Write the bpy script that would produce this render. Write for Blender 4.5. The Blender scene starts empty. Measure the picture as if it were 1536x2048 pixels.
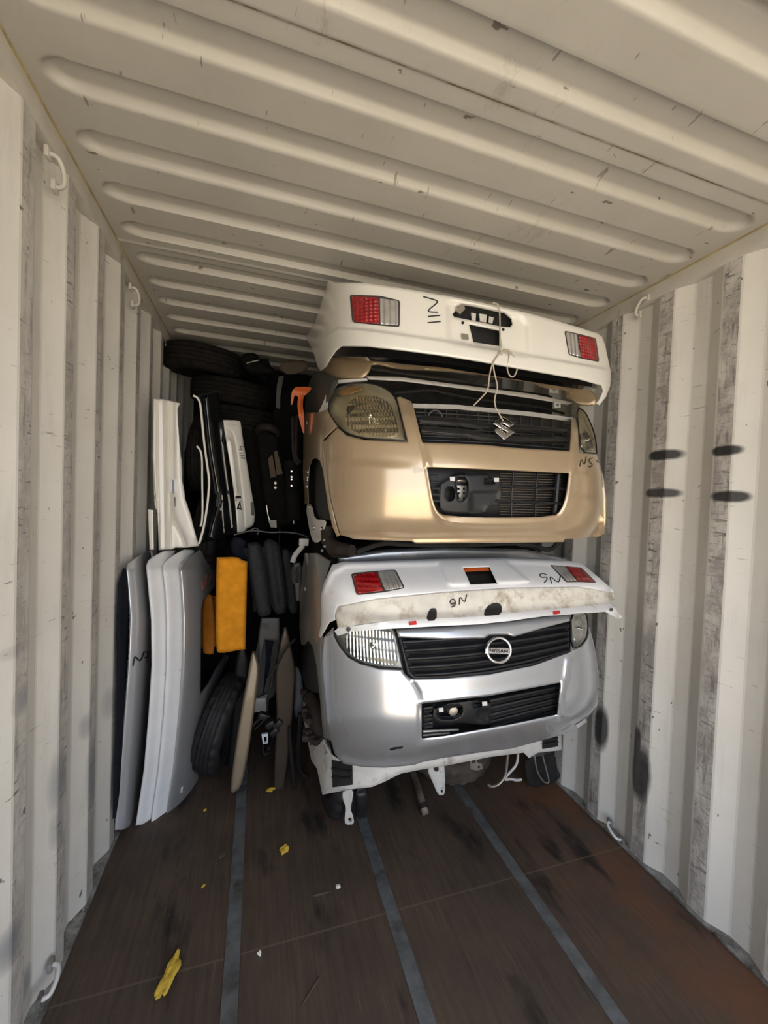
import bpy, bmesh, math, random
import numpy as np
from mathutils import Matrix, Vector
from mathutils.geometry import delaunay_2d_cdt
random.seed(7)
rng = np.random.default_rng(7)
scene = bpy.context.scene
COL = scene.collection
R = math.radians

# ------------------------------------------------------------------ camera
FPX, CAM_H = 808.0, 1.631            # focal length in pixels of a 1536 px wide frame, eye height
YAW, PITCH, ROLL = R(17.32), R(-1.48), R(2.13)
def cam_axes(yaw, pitch, roll):
    cy, sy, cp, sp = math.cos(yaw), math.sin(yaw), math.cos(pitch), math.sin(pitch)
    fwd = np.array([sy*cp, cy*cp, sp]); right = np.array([cy, -sy, 0.0]); up = np.cross(right, fwd)
    cr, sr = math.cos(roll), math.sin(roll)
    return cr*right+sr*up, -sr*right+cr*up, fwd
RT, UP, FW = cam_axes(YAW, PITCH, ROLL)
CP = np.array([0.0, 0.0, CAM_H])
cam_d = bpy.data.cameras.new('camera'); cam = bpy.data.objects.new('camera', cam_d); COL.objects.link(cam)
cam_d.sensor_fit = 'HORIZONTAL'; cam_d.sensor_width = 36.0; cam_d.lens = 36.0*FPX/1536.0
cam_d.clip_start = 0.02
cam.matrix_world = Matrix(((RT[0], UP[0], -FW[0], 0), (RT[1], UP[1], -FW[1], 0), (RT[2], UP[2], -FW[2], CAM_H), (0, 0, 0, 1)))
scene.camera = cam

# ------------------------------------------------------------------ light and exposure
scene.view_settings.view_transform = 'Standard'
scene.view_settings.look = 'None'
scene.view_settings.gamma = 1.0
scene.view_settings.use_curve_mapping = False
scene.view_settings.exposure = 0.0
scene.cycles.use_denoising = True
scene.cycles.max_bounces = 10
scene.cycles.diffuse_bounces = 6
scene.cycles.glossy_bounces = 5
scene.cycles.transparent_max_bounces = 10
scene.cycles.caustics_reflective = False
scene.cycles.caustics_refractive = False
scene.cycles.sample_clamp_indirect = 8.0
world = bpy.data.worlds.new('sky'); scene.world = world
world.use_nodes = True
wn, wl = world.node_tree.nodes, world.node_tree.links
wn.clear()
w_out = wn.new('ShaderNodeOutputWorld'); w_bg = wn.new('ShaderNodeBackground')
w_tc = wn.new('ShaderNodeTexCoord'); w_sep = wn.new('ShaderNodeSeparateXYZ'); w_rmp = wn.new('ShaderNodeValToRGB')
wl.new(w_tc.outputs['Generated'], w_sep.inputs[0]); wl.new(w_sep.outputs['Z'], w_rmp.inputs[0])
w_rmp.color_ramp.elements[0].position = 0.0; w_rmp.color_ramp.elements[0].color = (0.82, 0.83, 0.85, 1)
w_rmp.color_ramp.elements[1].position = 0.6; w_rmp.color_ramp.elements[1].color = (0.55, 0.67, 0.90, 1)
wl.new(w_rmp.outputs[0], w_bg.inputs[0]); w_bg.inputs[1].default_value = 3.6
wl.new(w_bg.outputs[0], w_out.inputs[0])
sun_d = bpy.data.lights.new('sun', 'SUN'); sun = bpy.data.objects.new('sun', sun_d); COL.objects.link(sun)
sun_d.energy = 19.0; sun_d.angle = R(0.5); sun_d.color = (1.0, 0.90, 0.74)
sun.rotation_euler = (R(-28), R(14), 0)          # high, a little behind the closed end: the floor inside stays in shade
sun.location = (0, 0, 8)

# ------------------------------------------------------------------ container dimensions
XL, XR, ZC = -0.60, 1.74, 2.693
Y0, Y1 = -0.55, 5.0

# ================================================================== helpers
def zm(x0, y0, s):
    return lambda *p: [(x0+u/s, y0+v/s) for u, v in p]
A = zm(590, 540, 2.2925); B = zm(580, 730, 2.2588); Cc = zm(580, 1080, 2.2588); D = zm(580, 1330, 2.2588)
E = zm(200, 1040, 3.102); G = zm(280, 680, 4.2667); H = zm(400, 680, 4.877); I = zm(400, 1080, 3.592)

def rays(p):
    p = np.atleast_2d(np.asarray(p, float))
    return ((p[:, 0:1]-768)/FPX)*RT + (-(p[:, 1:2]-1024)/FPX)*UP + FW
def atY(p, Y):
    d = rays(p); return CP + d*(np.asarray(Y, float).reshape(-1, 1)/d[:, 1:2])
def atX(p, X):
    d = rays(p); return CP + d*(np.asarray(X, float).reshape(-1, 1)/d[:, 0:1])
def atZ(p, Z):
    d = rays(p); return CP + d*((np.asarray(Z, float).reshape(-1, 1)-CAM_H)/d[:, 2:3])
def depth(Y):
    """surface whose distance into the container is a number or a function of the traced point"""
    if callable(Y): return lambda p: atY(p, Y(np.atleast_2d(np.asarray(p, float))))
    return lambda p: atY(p, np.full(len(np.atleast_2d(p)), Y))

class Nose:
    """rounded front of a car body: superellipse in plan, profile along the height"""
    def __init__(s, xc, a, n, yc, zs, ys, yaw=0.0, off=0.0, sig=.022):
        if len(zs) < 100 and sig:               # round the kinks of the profile
            zz = np.linspace(zs[0]-.1, zs[-1]+.1, 500); yy = np.interp(zz, zs, ys); k = np.arange(-60, 61)*(zz[1]-zz[0])
            w = np.exp(-(k/sig)**2/2); w /= w.sum(); yy = np.convolve(np.pad(yy, 60, mode='edge'), w, mode='valid'); zs, ys = zz, yy
        s.xc, s.a, s.n, s.yc, s.zs, s.ys, s.yaw, s.off = xc, a, n, yc, zs, ys, yaw, off
    def shifted(s, off): return Nose(s.xc, s.a, s.n, s.yc, s.zs, s.ys, s.yaw, s.off+off)
    def F(s, P):
        X = P[..., 0]-s.xc; Y = P[..., 1]-s.yc
        c, q = math.cos(s.yaw), math.sin(s.yaw)
        x = c*X+q*Y; y = -q*X+c*Y
        b = s.yc-(np.interp(P[..., 2], s.zs, s.ys)+s.off)
        return (np.abs(x)/(s.a-s.off*0.7))**s.n + (np.maximum(-y, 0)/b)**s.n - 1
    def __call__(s, p):
        d = rays(p); d = d/d[:, 1:2]
        t = np.linspace(1.05, s.yc+0.75, 440)
        P = CP + d[:, None, :]*t[None, :, None]
        f = s.F(P); ins = f <= 0
        k = np.argmax(ins, axis=1); has = ins.any(axis=1)
        km = np.argmin(f, axis=1)
        out = np.zeros((len(d), 3))
        lo = t[np.maximum(k-1, 0)].copy(); hi = t[k].copy()
        for _ in range(18):
            m = (lo+hi)/2; fm = s.F(CP+d*m[:, None]); i = fm <= 0
            hi = np.where(i, m, hi); lo = np.where(i, lo, m)
        a_ = t[np.maximum(km-1, 0)].copy(); b_ = t[np.minimum(km+1, len(t)-1)].copy()
        for _ in range(24):
            m1 = a_+(b_-a_)/3; m2 = b_-(b_-a_)/3
            f1 = s.F(CP+d*m1[:, None]); f2 = s.F(CP+d*m2[:, None]); l_ = f1 < f2
            b_ = np.where(l_, m2, b_); a_ = np.where(l_, a_, m1)
        tt = np.where(has, hi, (a_+b_)/2)
        return CP + d*tt[:, None]

def chaikin(pts, it=2, closed=True):
    pts = [tuple(p) for p in pts]
    for _ in range(it):
        q = []; n = len(pts)
        rngs = range(n) if closed else range(n-1)
        if not closed: q.append(pts[0])
        for i in rngs:
            a, b = pts[i], pts[(i+1) % n]
            q.append(tuple(.75*x+.25*y for x, y in zip(a, b))); q.append(tuple(.25*x+.75*y for x, y in zip(a, b)))
        if not closed: q.append(pts[-1])
        pts = q
    return pts
def soft(pts, it=2): return chaikin(pts, it)
def smooth_line(pts, it=2): return chaikin(pts, it, False)
def resample(pts, step):
    out = []; n = len(pts)
    for i in range(n):
        a, b = np.array(pts[i]), np.array(pts[(i+1) % n]); L = np.hypot(*(b-a))
        if L < 1e-6: continue
        k = max(1, int(math.ceil(L/step)))
        for j in range(k): out.append(tuple(a+(b-a)*j/k))
    return out
def inpoly(P, poly):
    P = np.atleast_2d(P); x, y = P[:, 0], P[:, 1]; r = np.zeros(len(P), bool)
    n = len(poly)
    for i in range(n):
        x1, y1 = poly[i]; x2, y2 = poly[(i+1) % n]
        c = ((y1 > y) != (y2 > y))
        if y1 != y2: r ^= c & (x < (x2-x1)*(y-y1)/(y2-y1)+x1)
    return r
def dist_line(P, line, closed=False):
    P = np.atleast_2d(np.asarray(P, float)); best = np.full(len(P), 1e9); n = len(line)
    for i in range(n if closed else n-1):
        a = np.array(line[i], float); b = np.array(line[(i+1) % n], float); e = b-a; L = e@e
        if L < 1e-9: continue
        t = np.clip(((P-a)@e)/L, 0, 1); q = a+t[:, None]*e
        best = np.minimum(best, np.hypot(*(P-q).T))
    return best
def ridge(line, width, height):
    """raised (height > 0, towards the viewer's side) rounded rib along a line"""
    f = lambda P: -height*np.exp(-(dist_line(P, line)/width)**2)
    f.lines = (list(line), False, (0, .7*width, 1.4*width, 2.1*width)); return f
def stepy(line, width, height):
    """surface below the line stands proud by height"""
    xs = [p[0] for p in line]; ys = [p[1] for p in line]
    def f(P):
        t = np.clip((P[:, 1]-np.interp(P[:, 0], xs, ys))/width*.5+.5, 0, 1)
        return -height*t*t*(3-2*t)
    f.lines = (list(line), False, (0, .3*width, .6*width, width)); return f
def faded(f, xa, xb):
    g = lambda P: f(P)*np.clip((xb-P[:, 0])/(xb-xa), 0, 1)
    g.lines = f.lines; return g
def plateau(poly, width, height):
    """area inside the outline stands proud (or, height < 0, lies deeper)"""
    def f(P):
        d = dist_line(P, poly, True)*np.where(inpoly(P, poly), 1, -1)
        t = np.clip(d/width*.5+.5, 0, 1); return -height*t*t*(3-2*t)
    f.lines = (list(poly), True, (0, .3*width, .6*width, width)); return f
def offset_points(line, closed, dists, step):
    q = resample(list(line)+([] if closed else [line[-1]]), step) if closed else []
    if not closed:
        for a, b in zip(line[:-1], line[1:]):
            a, b = np.array(a, float), np.array(b, float); L = np.hypot(*(b-a)); k = max(1, int(math.ceil(L/step)))
            q += [tuple(a+(b-a)*j/k) for j in range(k)]
        q.append(tuple(line[-1]))
    q = np.array(q, float); n = len(q)
    if closed: tn = np.roll(q, -1, 0)-np.roll(q, 1, 0)
    else: tn = np.gradient(q, axis=0)
    L = np.maximum(np.hypot(tn[:, 0], tn[:, 1]), 1e-9); nn = np.c_[-tn[:, 1], tn[:, 0]]/L[:, None]
    out = []
    for d in dists:
        for sg in ((1, -1) if d else (1,)):
            p = q+nn*d*sg
            out.append(p[dist_line(p, line, closed) > d*.93-1e-6])
    return np.vstack(out)
def rc(pts, f=.14):
    """polygon with slightly rounded corners"""
    out = []; n = len(pts)
    for i in range(n):
        a, p, c = (np.array(pts[(i+k) % n], float) for k in (-1, 0, 1))
        u = p+(a-p)*f; v = p+(c-p)*f; m = (u+v)/2*.5+p*.5
        out += [tuple(u), tuple(m), tuple(v)]
    return out

class MB:
    def __init__(s): s.v = []; s.f = []; s.m = []
    def add(s, V, F, m=0):
        o = len(s.v); s.v += [tuple(map(float, p)) for p in V]
        s.f += [tuple(o+i for i in f) for f in F]; s.m += [m]*len(F)
        return s
    def patch(s, outline, srf, holes=(), step=8, thick=.004, roll=None, relief=(), m=0, lift=0.0):
        w_ = roll[0] if roll else 0
        bs = min(step, max(2.6, w_*.9)) if roll else step
        o = resample(outline, bs); hs = [resample(h, bs) for h in holes]
        allp = list(o); edges = [(i, (i+1) % len(o)) for i in range(len(o))]
        for h in hs:
            b = len(allp); allp += h; edges += [(b+i, b+(i+1) % len(h)) for i in range(len(h))]
        loops = [o]+hs
        def inside(g):
            ok = inpoly(g, o)
            for h in hs: ok &= ~inpoly(g, h)
            return ok
        def dmin(g):
            d = dist_line(g, o, True)
            for h in hs: d = np.minimum(d, dist_line(g, h, True))
            return d
        extra = []
        if roll:
            ds = (w_*.25, w_*.6, w_)
            for lp in loops:
                for dd in ds:
                    g = offset_points(lp, True, (dd,), bs*1.2)
                    if len(g): g = g[inside(g)]
                    if len(g): g = g[dmin(g) > dd*.9]
                    if len(g): extra.append(g)
        edge_keep = w_+.4*step if roll else .45*step
        zones = []
        for f in relief:
            if hasattr(f, 'lines'):
                ln, cl, dd = f.lines
                g = offset_points(ln, cl, dd, step*.75)
                g = g[(g[:, 0] > min(p[0] for p in o)-1) & (g[:, 0] < max(p[0] for p in o)+1)]
                if len(g): g = g[inside(g)]
                if len(g): g = g[dmin(g) > (w_+.3*step if roll else .3*step)]
                for (l2, c2, m2) in zones:
                    if len(g): g = g[dist_line(g, l2, c2) > m2]
                zones.append((ln, cl, max(dd)+.35*step))
                if len(g): extra.append(g)
        xs = [p[0] for p in o]; ys = [p[1] for p in o]
        gx, gy = np.meshgrid(np.arange(min(xs)+step*.5, max(xs), step), np.arange(min(ys)+step*.5, max(ys), step*.87))
        gx[1::2] += step*.5
        g = np.c_[gx.ravel(), gy.ravel()]
        if len(g): g = g[inside(g)]
        if len(g): g = g[dmin(g) > edge_keep]
        for (l2, c2, m2) in zones:
            if len(g): g = g[dist_line(g, l2, c2) > m2]
        g = np.vstack(extra+[g]) if extra else g
        pts = [Vector(p) for p in allp] + [Vector(p) for p in g]
        r = delaunay_2d_cdt(pts, edges, [], 0, 1e-5)
        P = np.array([tuple(p) for p in r[0]]); T = np.array([t for t in r[2] if len(t) == 3])
        c = P[T].mean(axis=1); ok = inpoly(c, o)
        for h in hs: ok &= ~inpoly(c, h)
        T = T[ok]
        used = np.unique(T); mp = -np.ones(len(P), int); mp[used] = np.arange(len(used)); P = P[used]; T = mp[T]
        V = srf(P)
        off = np.full(len(P), -lift)
        for f in relief: off = off+f(P)
        if roll:
            w, dp = roll
            d = dist_line(P, o, True)
            for h in hs: d = np.minimum(d, dist_line(P, h, True))
            t = np.clip(1-d/w, 0, 1); off = off+dp*(1-np.sqrt(np.maximum(1-t*t, 0)))
        dr = V-CP; dr = dr/np.linalg.norm(dr, axis=1)[:, None]
        V = V+dr*off[:, None]
        nt = np.cross(V[T[:, 1]]-V[T[:, 0]], V[T[:, 2]]-V[T[:, 0]])
        flip = (nt*(V[T[:, 0]]-CP)).sum(axis=1).sum() > 0
        if flip: T = T[:, ::-1]; nt = -nt
        N = np.zeros_like(V)
        for k in range(3): np.add.at(N, T[:, k], nt)
        N = N/np.maximum(np.linalg.norm(N, axis=1)[:, None], 1e-12)
        N = N*.75-dr*.25; N = N/np.linalg.norm(N, axis=1)[:, None]
        Bk = V-N*thick
        n = len(V)
        F = [tuple(t) for t in T] + [tuple(n+i for i in t[::-1]) for t in T]
        from collections import Counter
        ec = Counter()
        for t in T:
            for i in range(3): ec[(t[i], t[(i+1) % 3])] += 1
        for (a, b) in list(ec):
            if (b, a) not in ec: F.append((b, a, n+a, n+b))
        return s.add(np.vstack([V, Bk]), F, m)
    def tube(s, pts, r, seg=8, m=0, cap=True, flat=None):
        P = [np.array(p, float) for p in pts]; n = len(P); V = []; F = []
        ref = None
        for i in range(n):
            t = P[min(i+1, n-1)]-P[max(i-1, 0)]; L = np.linalg.norm(t)
            t = t/L if L > 1e-9 else np.array([0, 0, 1.])
            if ref is None: ref = np.array([0, 0, 1.]) if abs(t[2]) < .9 else np.array([1., 0, 0])
            u = ref-t*(ref@t); nu = np.linalg.norm(u)
            if nu < 1e-4: ref = np.array([0, 1., 0]); u = ref-t*(ref@t); nu = np.linalg.norm(u)
            u = u/nu; w = np.cross(t, u); ref = u
            rr = r[i] if hasattr(r, '__len__') else r
            fl = flat or 1.0
            for k in range(seg):
                a = 2*math.pi*k/seg; V.append(P[i]+u*rr*math.cos(a)+w*rr*fl*math.sin(a))
        for i in range(n-1):
            for k in range(seg):
                F.append((i*seg+k, i*seg+(k+1) % seg, (i+1)*seg+(k+1) % seg, (i+1)*seg+k))
        if cap:
            F.append(tuple(range(seg))[::-1]); F.append(tuple((n-1)*seg+k for k in range(seg)))
        return s.add(V, F, m)
    def box(s, c, size, M=None, m=0, bev=0.0):
        hx, hy, hz = size[0]/2, size[1]/2, size[2]/2
        bm = bmesh.new(); bmesh.ops.create_cube(bm, size=1)
        for v in bm.verts: v.co = Vector((v.co.x*2*hx, v.co.y*2*hy, v.co.z*2*hz))
        if bev: bmesh.ops.bevel(bm, geom=list(bm.edges), offset=bev, segments=2, profile=.6, affect='EDGES')
        Mx = M or Matrix.Identity(3); bm.verts.ensure_lookup_table()
        V = [Vector(c)+Mx@v.co for v in bm.verts]; F = [tuple(v.index for v in f.verts) for f in bm.faces]
        bm.free(); return s.add(V, F, m)
    def lathe(s, prof, c, axis, seg=48, m=0, closed=True, rfun=None):
        ax = Vector(axis).normalized(); u = ax.orthogonal().normalized(); w = ax.cross(u)
        n = len(prof); V = []; F = []
        for k in range(seg):
            a = 2*math.pi*k/seg
            for j, (r, h) in enumerate(prof):
                if rfun: r = rfun(r, j, k)
                V.append(Vector(c)+ax*h+(u*math.cos(a)+w*math.sin(a))*r)
        for k in range(seg):
            k2 = (k+1) % seg
            for j in range(n if closed else n-1):
                j2 = (j+1) % n
                F.append((k*n+j, k2*n+j, k2*n+j2, k*n+j2))
        if not closed:
            F.append(tuple(k*n for k in range(seg))[::-1]); F.append(tuple(k*n+n-1 for k in range(seg)))
        return s.add(V, F, m)
    def build(s, name, mats, parent=None, origin=None, smooth=40):
        V = np.array(s.v)
        if parent is not None: org = np.array(parent['_org'])
        elif origin is not None: org = np.array(origin, float)
        else: org = np.array([(V[:, 0].min()+V[:, 0].max())/2, (V[:, 1].min()+V[:, 1].max())/2, V[:, 2].min()])
        me = bpy.data.meshes.new(name); me.from_pydata([tuple(p) for p in V-org], [], s.f)
        if not isinstance(mats, (list, tuple)): mats = [mats]
        for q in mats: me.materials.append(q)
        if len(mats) > 1: me.polygons.foreach_set('material_index', s.m)
        bm = bmesh.new(); bm.from_mesh(me); bmesh.ops.recalc_face_normals(bm, faces=bm.faces); bm.to_mesh(me); bm.free()
        if smooth:
            me.polygons.foreach_set('use_smooth', [True]*len(me.polygons)); me.set_sharp_from_angle(angle=R(smooth))
        me.update()
        o = bpy.data.objects.new(name, me); COL.objects.link(o)
        if parent is not None:
            o.parent = parent; ORG[o.name] = tuple(org)
        else: o.location = org
        o['_org'] = tuple(org); TMP.append(o)
        return o
ORG = {}; TMP = []
def thing(name, label, cat, loc, group=None):
    o = bpy.data.objects.new(name, None); COL.objects.link(o); o.location = loc; o.empty_display_size = .1
    o['label'] = label; o['category'] = cat; o['_org'] = tuple(float(c) for c in loc); TMP.append(o)
    if group: o['group'] = group
    return o
def tag(o, label, cat, group=None):
    o['label'] = label; o['category'] = cat
    if group: o['group'] = group
    return o
def struct(mb, name, mats, smooth=0):
    o = mb.build(name, mats, origin=(0, 0, 0), smooth=smooth); o['kind'] = 'structure'; return o

# ------------------------------------------------------------------ materials
def nt(name):
    m = bpy.data.materials.new(name); m.use_nodes = True
    t = m.node_tree; b = t.nodes['Principled BSDF']; return m, t.nodes, t.links, b
def rgb(c): return (c[0], c[1], c[2], 1)
def srgb(r, g, b):
    f = lambda c: ((c/255+.055)/1.055)**2.4 if c/255 > .04045 else c/255/12.92
    return (f(r), f(g), f(b))
def noise(N, L, scale, detail=4, rough=.6, vec=None, stretch=None, coords='Object'):
    n = N.new('ShaderNodeTexNoise'); n.inputs['Scale'].default_value = scale; n.inputs['Detail'].default_value = detail
    n.inputs['Roughness'].default_value = rough
    tc = N.new('ShaderNodeTexCoord'); src = tc.outputs[coords]
    if stretch:
        mp = N.new('ShaderNodeMapping'); mp.inputs['Scale'].default_value = stretch; L.new(src, mp.inputs[0]); src = mp.outputs[0]
    L.new(src, n.inputs['Vector']); return n.outputs['Fac']
def ramp(N, L, fac, a, b, ca=(0, 0, 0), cb=(1, 1, 1)):
    r = N.new('ShaderNodeValToRGB'); r.color_ramp.elements[0].position = a; r.color_ramp.elements[1].position = b
    r.color_ramp.elements[0].color = rgb(ca); r.color_ramp.elements[1].color = rgb(cb); L.new(fac, r.inputs[0]); return r.outputs[0]
def mix(N, L, fac, a, b, mode='MIX'):
    m = N.new('ShaderNodeMix'); m.data_type = 'RGBA'; m.blend_type = mode
    for v, i in ((fac, 0), (a, 6), (b, 7)):
        if isinstance(v, (int, float)): m.inputs[i].default_value = v
        elif isinstance(v, tuple): m.inputs[i].default_value = rgb(v)
        else: L.new(v, m.inputs[i])
    return m.outputs[2]
def math_(N, L, op, a, b=None, c=None):
    m = N.new('ShaderNodeMath'); m.operation = op
    for i, v in enumerate((a, b, c)):
        if v is None: continue
        if isinstance(v, (int, float)): m.inputs[i].default_value = v
        else: L.new(v, m.inputs[i])
    return m.outputs[0]
def bump(N, L, b, h, strength=.3, dist=.01):
    n = N.new('ShaderNodeBump'); n.inputs['Strength'].default_value = strength; n.inputs['Distance'].default_value = dist
    L.new(h, n.inputs['Height']); L.new(n.outputs[0], b.inputs['Normal'])
def mat(name, col, rough=.5, metal=0., var=.12, scale=9., coat=0., bmp=None, dirt=None, spec=.5, coat_rough=.05):
    m, N, L, b = nt(name)
    f = noise(N, L, scale)
    lo = tuple(c*(1-var) for c in col); hi = tuple(min(1, c*(1+var)) for c in col)
    c = mix(N, L, ramp(N, L, f, .3, .7), lo, hi)
    if dirt:
        dcol, amt, dscale = dirt
        k = ramp(N, L, noise(N, L, dscale, 8, .7), .72-.3*amt, .80-.15*amt)
        c = mix(N, L, k, c, dcol)
    L.new(c, b.inputs['Base Color'])
    b.inputs['Roughness'].default_value = rough; b.inputs['Metallic'].default_value = metal
    b.inputs['Coat Weight'].default_value = coat; b.inputs['Coat Roughness'].default_value = coat_rough
    b.inputs['Specular IOR Level'].default_value = spec
    if bmp: bump(N, L, b, noise(N, L, bmp[0], 3), bmp[1], .004)
    return m
def clear_mat(name, tint=(1, 1, 1), rough=.03, flute=None):
    """clear moulded lens: lets light through, reflects by Fresnel"""
    m, N, L, b = nt(name); N.remove(b)
    out = [n for n in N if n.type == 'OUTPUT_MATERIAL'][0]
    tr = N.new('ShaderNodeBsdfTransparent'); tr.inputs[0].default_value = rgb(tint)
    gl = N.new('ShaderNodeBsdfGlossy'); gl.inputs['Roughness'].default_value = rough
    fr = N.new('ShaderNodeFresnel'); fr.inputs[0].default_value = 1.5
    mx = N.new('ShaderNodeMixShader'); gm = N.new('ShaderNodeNewGeometry')
    L.new(math_(N, L, 'MULTIPLY', fr.outputs[0], math_(N, L, 'SUBTRACT', 1.0, gm.outputs['Backfacing'])), mx.inputs[0]); L.new(tr.outputs[0], mx.inputs[1]); L.new(gl.outputs[0], mx.inputs[2])
    if flute:
        bp = N.new('ShaderNodeBump'); bp.inputs['Strength'].default_value = .25; bp.inputs['Distance'].default_value = .003
        L.new(noise(N, L, flute, 2), bp.inputs['Height']); L.new(bp.outputs[0], gl.inputs['Normal'])
    L.new(mx.outputs[0], out.inputs[0]); return m
def ribbed(name, col, rough, metal, freq, axis, strength=.6, coat=0., dist=.004, cross=None):
    """moulded parallel flutes"""
    m, N, L, b = nt(name)
    tc = N.new('ShaderNodeTexCoord'); sp = N.new('ShaderNodeSeparateXYZ'); L.new(tc.outputs['Object'], sp.inputs[0])
    h = math_(N, L, 'SINE', math_(N, L, 'MULTIPLY', sp.outputs[axis], freq))
    if cross:
        h = math_(N, L, 'ADD', h, math_(N, L, 'SINE', math_(N, L, 'MULTIPLY', sp.outputs[cross[0]], cross[1])))
    bump(N, L, b, h, strength, dist)
    c = mix(N, L, ramp(N, L, noise(N, L, 20), .3, .7), tuple(.85*k for k in col), tuple(min(1, 1.1*k) for k in col))
    L.new(c, b.inputs['Base Color'])
    b.inputs['Roughness'].default_value = rough; b.inputs['Metallic'].default_value = metal; b.inputs['Coat Weight'].default_value = coat
    return m

def spray_masks(N, L, marks, soft_=False):
    """marks: (y, z, half width, half height, strength); soft-edged sprayed blots, in wall coordinates"""
    tc = N.new('ShaderNodeTexCoord'); sp = N.new('ShaderNodeSeparateXYZ'); L.new(tc.outputs['Object'], sp.inputs[0])
    wob = math_(N, L, 'MULTIPLY', math_(N, L, 'SUBTRACT', noise(N, L, 14, 3), .5), .5)
    tot = None
    for y, z, ry, rz, st in marks:
        a = math_(N, L, 'ABSOLUTE', math_(N, L, 'DIVIDE', math_(N, L, 'SUBTRACT', sp.outputs['Y'], y), ry))
        c = math_(N, L, 'ABSOLUTE', math_(N, L, 'DIVIDE', math_(N, L, 'SUBTRACT', sp.outputs['Z'], z), rz))
        d = math_(N, L, 'ADD', math_(N, L, 'POWER', a, 3.0), math_(N, L, 'POWER', c, 2.2))
        mr = N.new('ShaderNodeMapRange'); mr.inputs[1].default_value = 1.35 if soft_ else 1.25; mr.inputs[2].default_value = -.25 if soft_ else .45
        mr.inputs[3].default_value = 0; mr.inputs[4].default_value = st
        L.new(math_(N, L, 'ADD', d, wob), mr.inputs[0])
        tot = mr.outputs[0] if tot is None else math_(N, L, 'MAXIMUM', tot, mr.outputs[0])
    return tot

def wall_mat(name, marks, spray=(.006, .006, .008), worn=0.0):
    m, N, L, b = nt(name)
    base = mix(N, L, ramp(N, L, noise(N, L, 2.2, 5), .3, .75), (.60, .572, .515), (.69, .665, .61))
    # vertical runs of grime
    g = ramp(N, L, noise(N, L, 5, 8, .7, stretch=(1, 3.0, .35)), .52, .80)
    c = mix(N, L, math_(N, L, 'MULTIPLY', g, .35+.30*worn), base, (.30, .27, .24))
    # short black scuffs from cargo, tilted
    sc = N.new('ShaderNodeTexCoord'); mp = N.new('ShaderNodeMapping'); mp.inputs['Rotation'].default_value = (R(35), 0, 0)
    mp.inputs['Scale'].default_value = (1, 4.5, 22); L.new(sc.outputs['Object'], mp.inputs[0])
    n2 = N.new('ShaderNodeTexNoise'); n2.inputs['Scale'].default_value = 3.0; n2.inputs['Detail'].default_value = 6; n2.inputs['Roughness'].default_value = .65
    L.new(mp.outputs[0], n2.inputs['Vector'])
    th = .665-.085*worn
    k = ramp(N, L, n2.outputs['Fac'], th, th+.03)
    k2 = math_(N, L, 'MULTIPLY', k, ramp(N, L, noise(N, L, 3.3, 4), .42-.12*worn, .60))
    c = mix(N, L, math_(N, L, 'MULTIPLY', k2, .85), c, (.05, .042, .04))
    mp3 = N.new('ShaderNodeMapping'); mp3.inputs['Rotation'].default_value = (R(-52), 0, 0); mp3.inputs['Location'].default_value = (3, 5, 1)
    mp3.inputs['Scale'].default_value = (1, 5.0, 34); L.new(sc.outputs['Object'], mp3.inputs[0])
    n3 = N.new('ShaderNodeTexNoise'); n3.inputs['Scale'].default_value = 2.6; n3.inputs['Detail'].default_value = 6; n3.inputs['Roughness'].default_value = .6
    L.new(mp3.outputs[0], n3.inputs['Vector'])
    k4 = math_(N, L, 'MULTIPLY', ramp(N, L, n3.outputs['Fac'], th-.005, th+.025), ramp(N, L, noise(N, L, 2.7, 3), .44-.1*worn, .62))
    c = mix(N, L, math_(N, L, 'MULTIPLY', k4, .6), c, (.10, .085, .075))
    chips = ramp(N, L, noise(N, L, 30, 2, .5, stretch=(1, 1.2, .7)), .735-.03*worn, .755-.03*worn)
    c = mix(N, L, math_(N, L, 'MULTIPLY', chips, .8), c, (.06, .04, .03))
    if worn:
        c = mix(N, L, .22*worn, c, (.36, .335, .31))
        blot = ramp(N, L, noise(N, L, 8, 9, .80, stretch=(1, 1.1, .6)), .43, .58)
        c = mix(N, L, math_(N, L, 'MULTIPLY', blot, .62*worn), c, (.17, .145, .135))
        runs = ramp(N, L, noise(N, L, 7, 7, .7, stretch=(1, 6, .8)), .55, .64)
        c = mix(N, L, math_(N, L, 'MULTIPLY', runs, .6*worn), c, (.10, .08, .07))
        pale = ramp(N, L, noise(N, L, 11, 6, .7, stretch=(1, .8, 1.2)), .55, .66)
        c = mix(N, L, math_(N, L, 'MULTIPLY', pale, .55), c, (.60, .585, .56))
        rb = ramp(N, L, noise(N, L, 17, 5, .7), .64, .70)
        c = mix(N, L, math_(N, L, 'MULTIPLY', rb, .7*worn), c, (.11, .065, .05))
    if marks: c = mix(N, L, spray_masks(N, L, marks, spray[2] > .05), c, spray)
    L.new(c, b.inputs['Base Color']); b.inputs['Roughness'].default_value = .55
    bump(N, L, b, noise(N, L, 30, 4), .12, .004)
    return m

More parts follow.
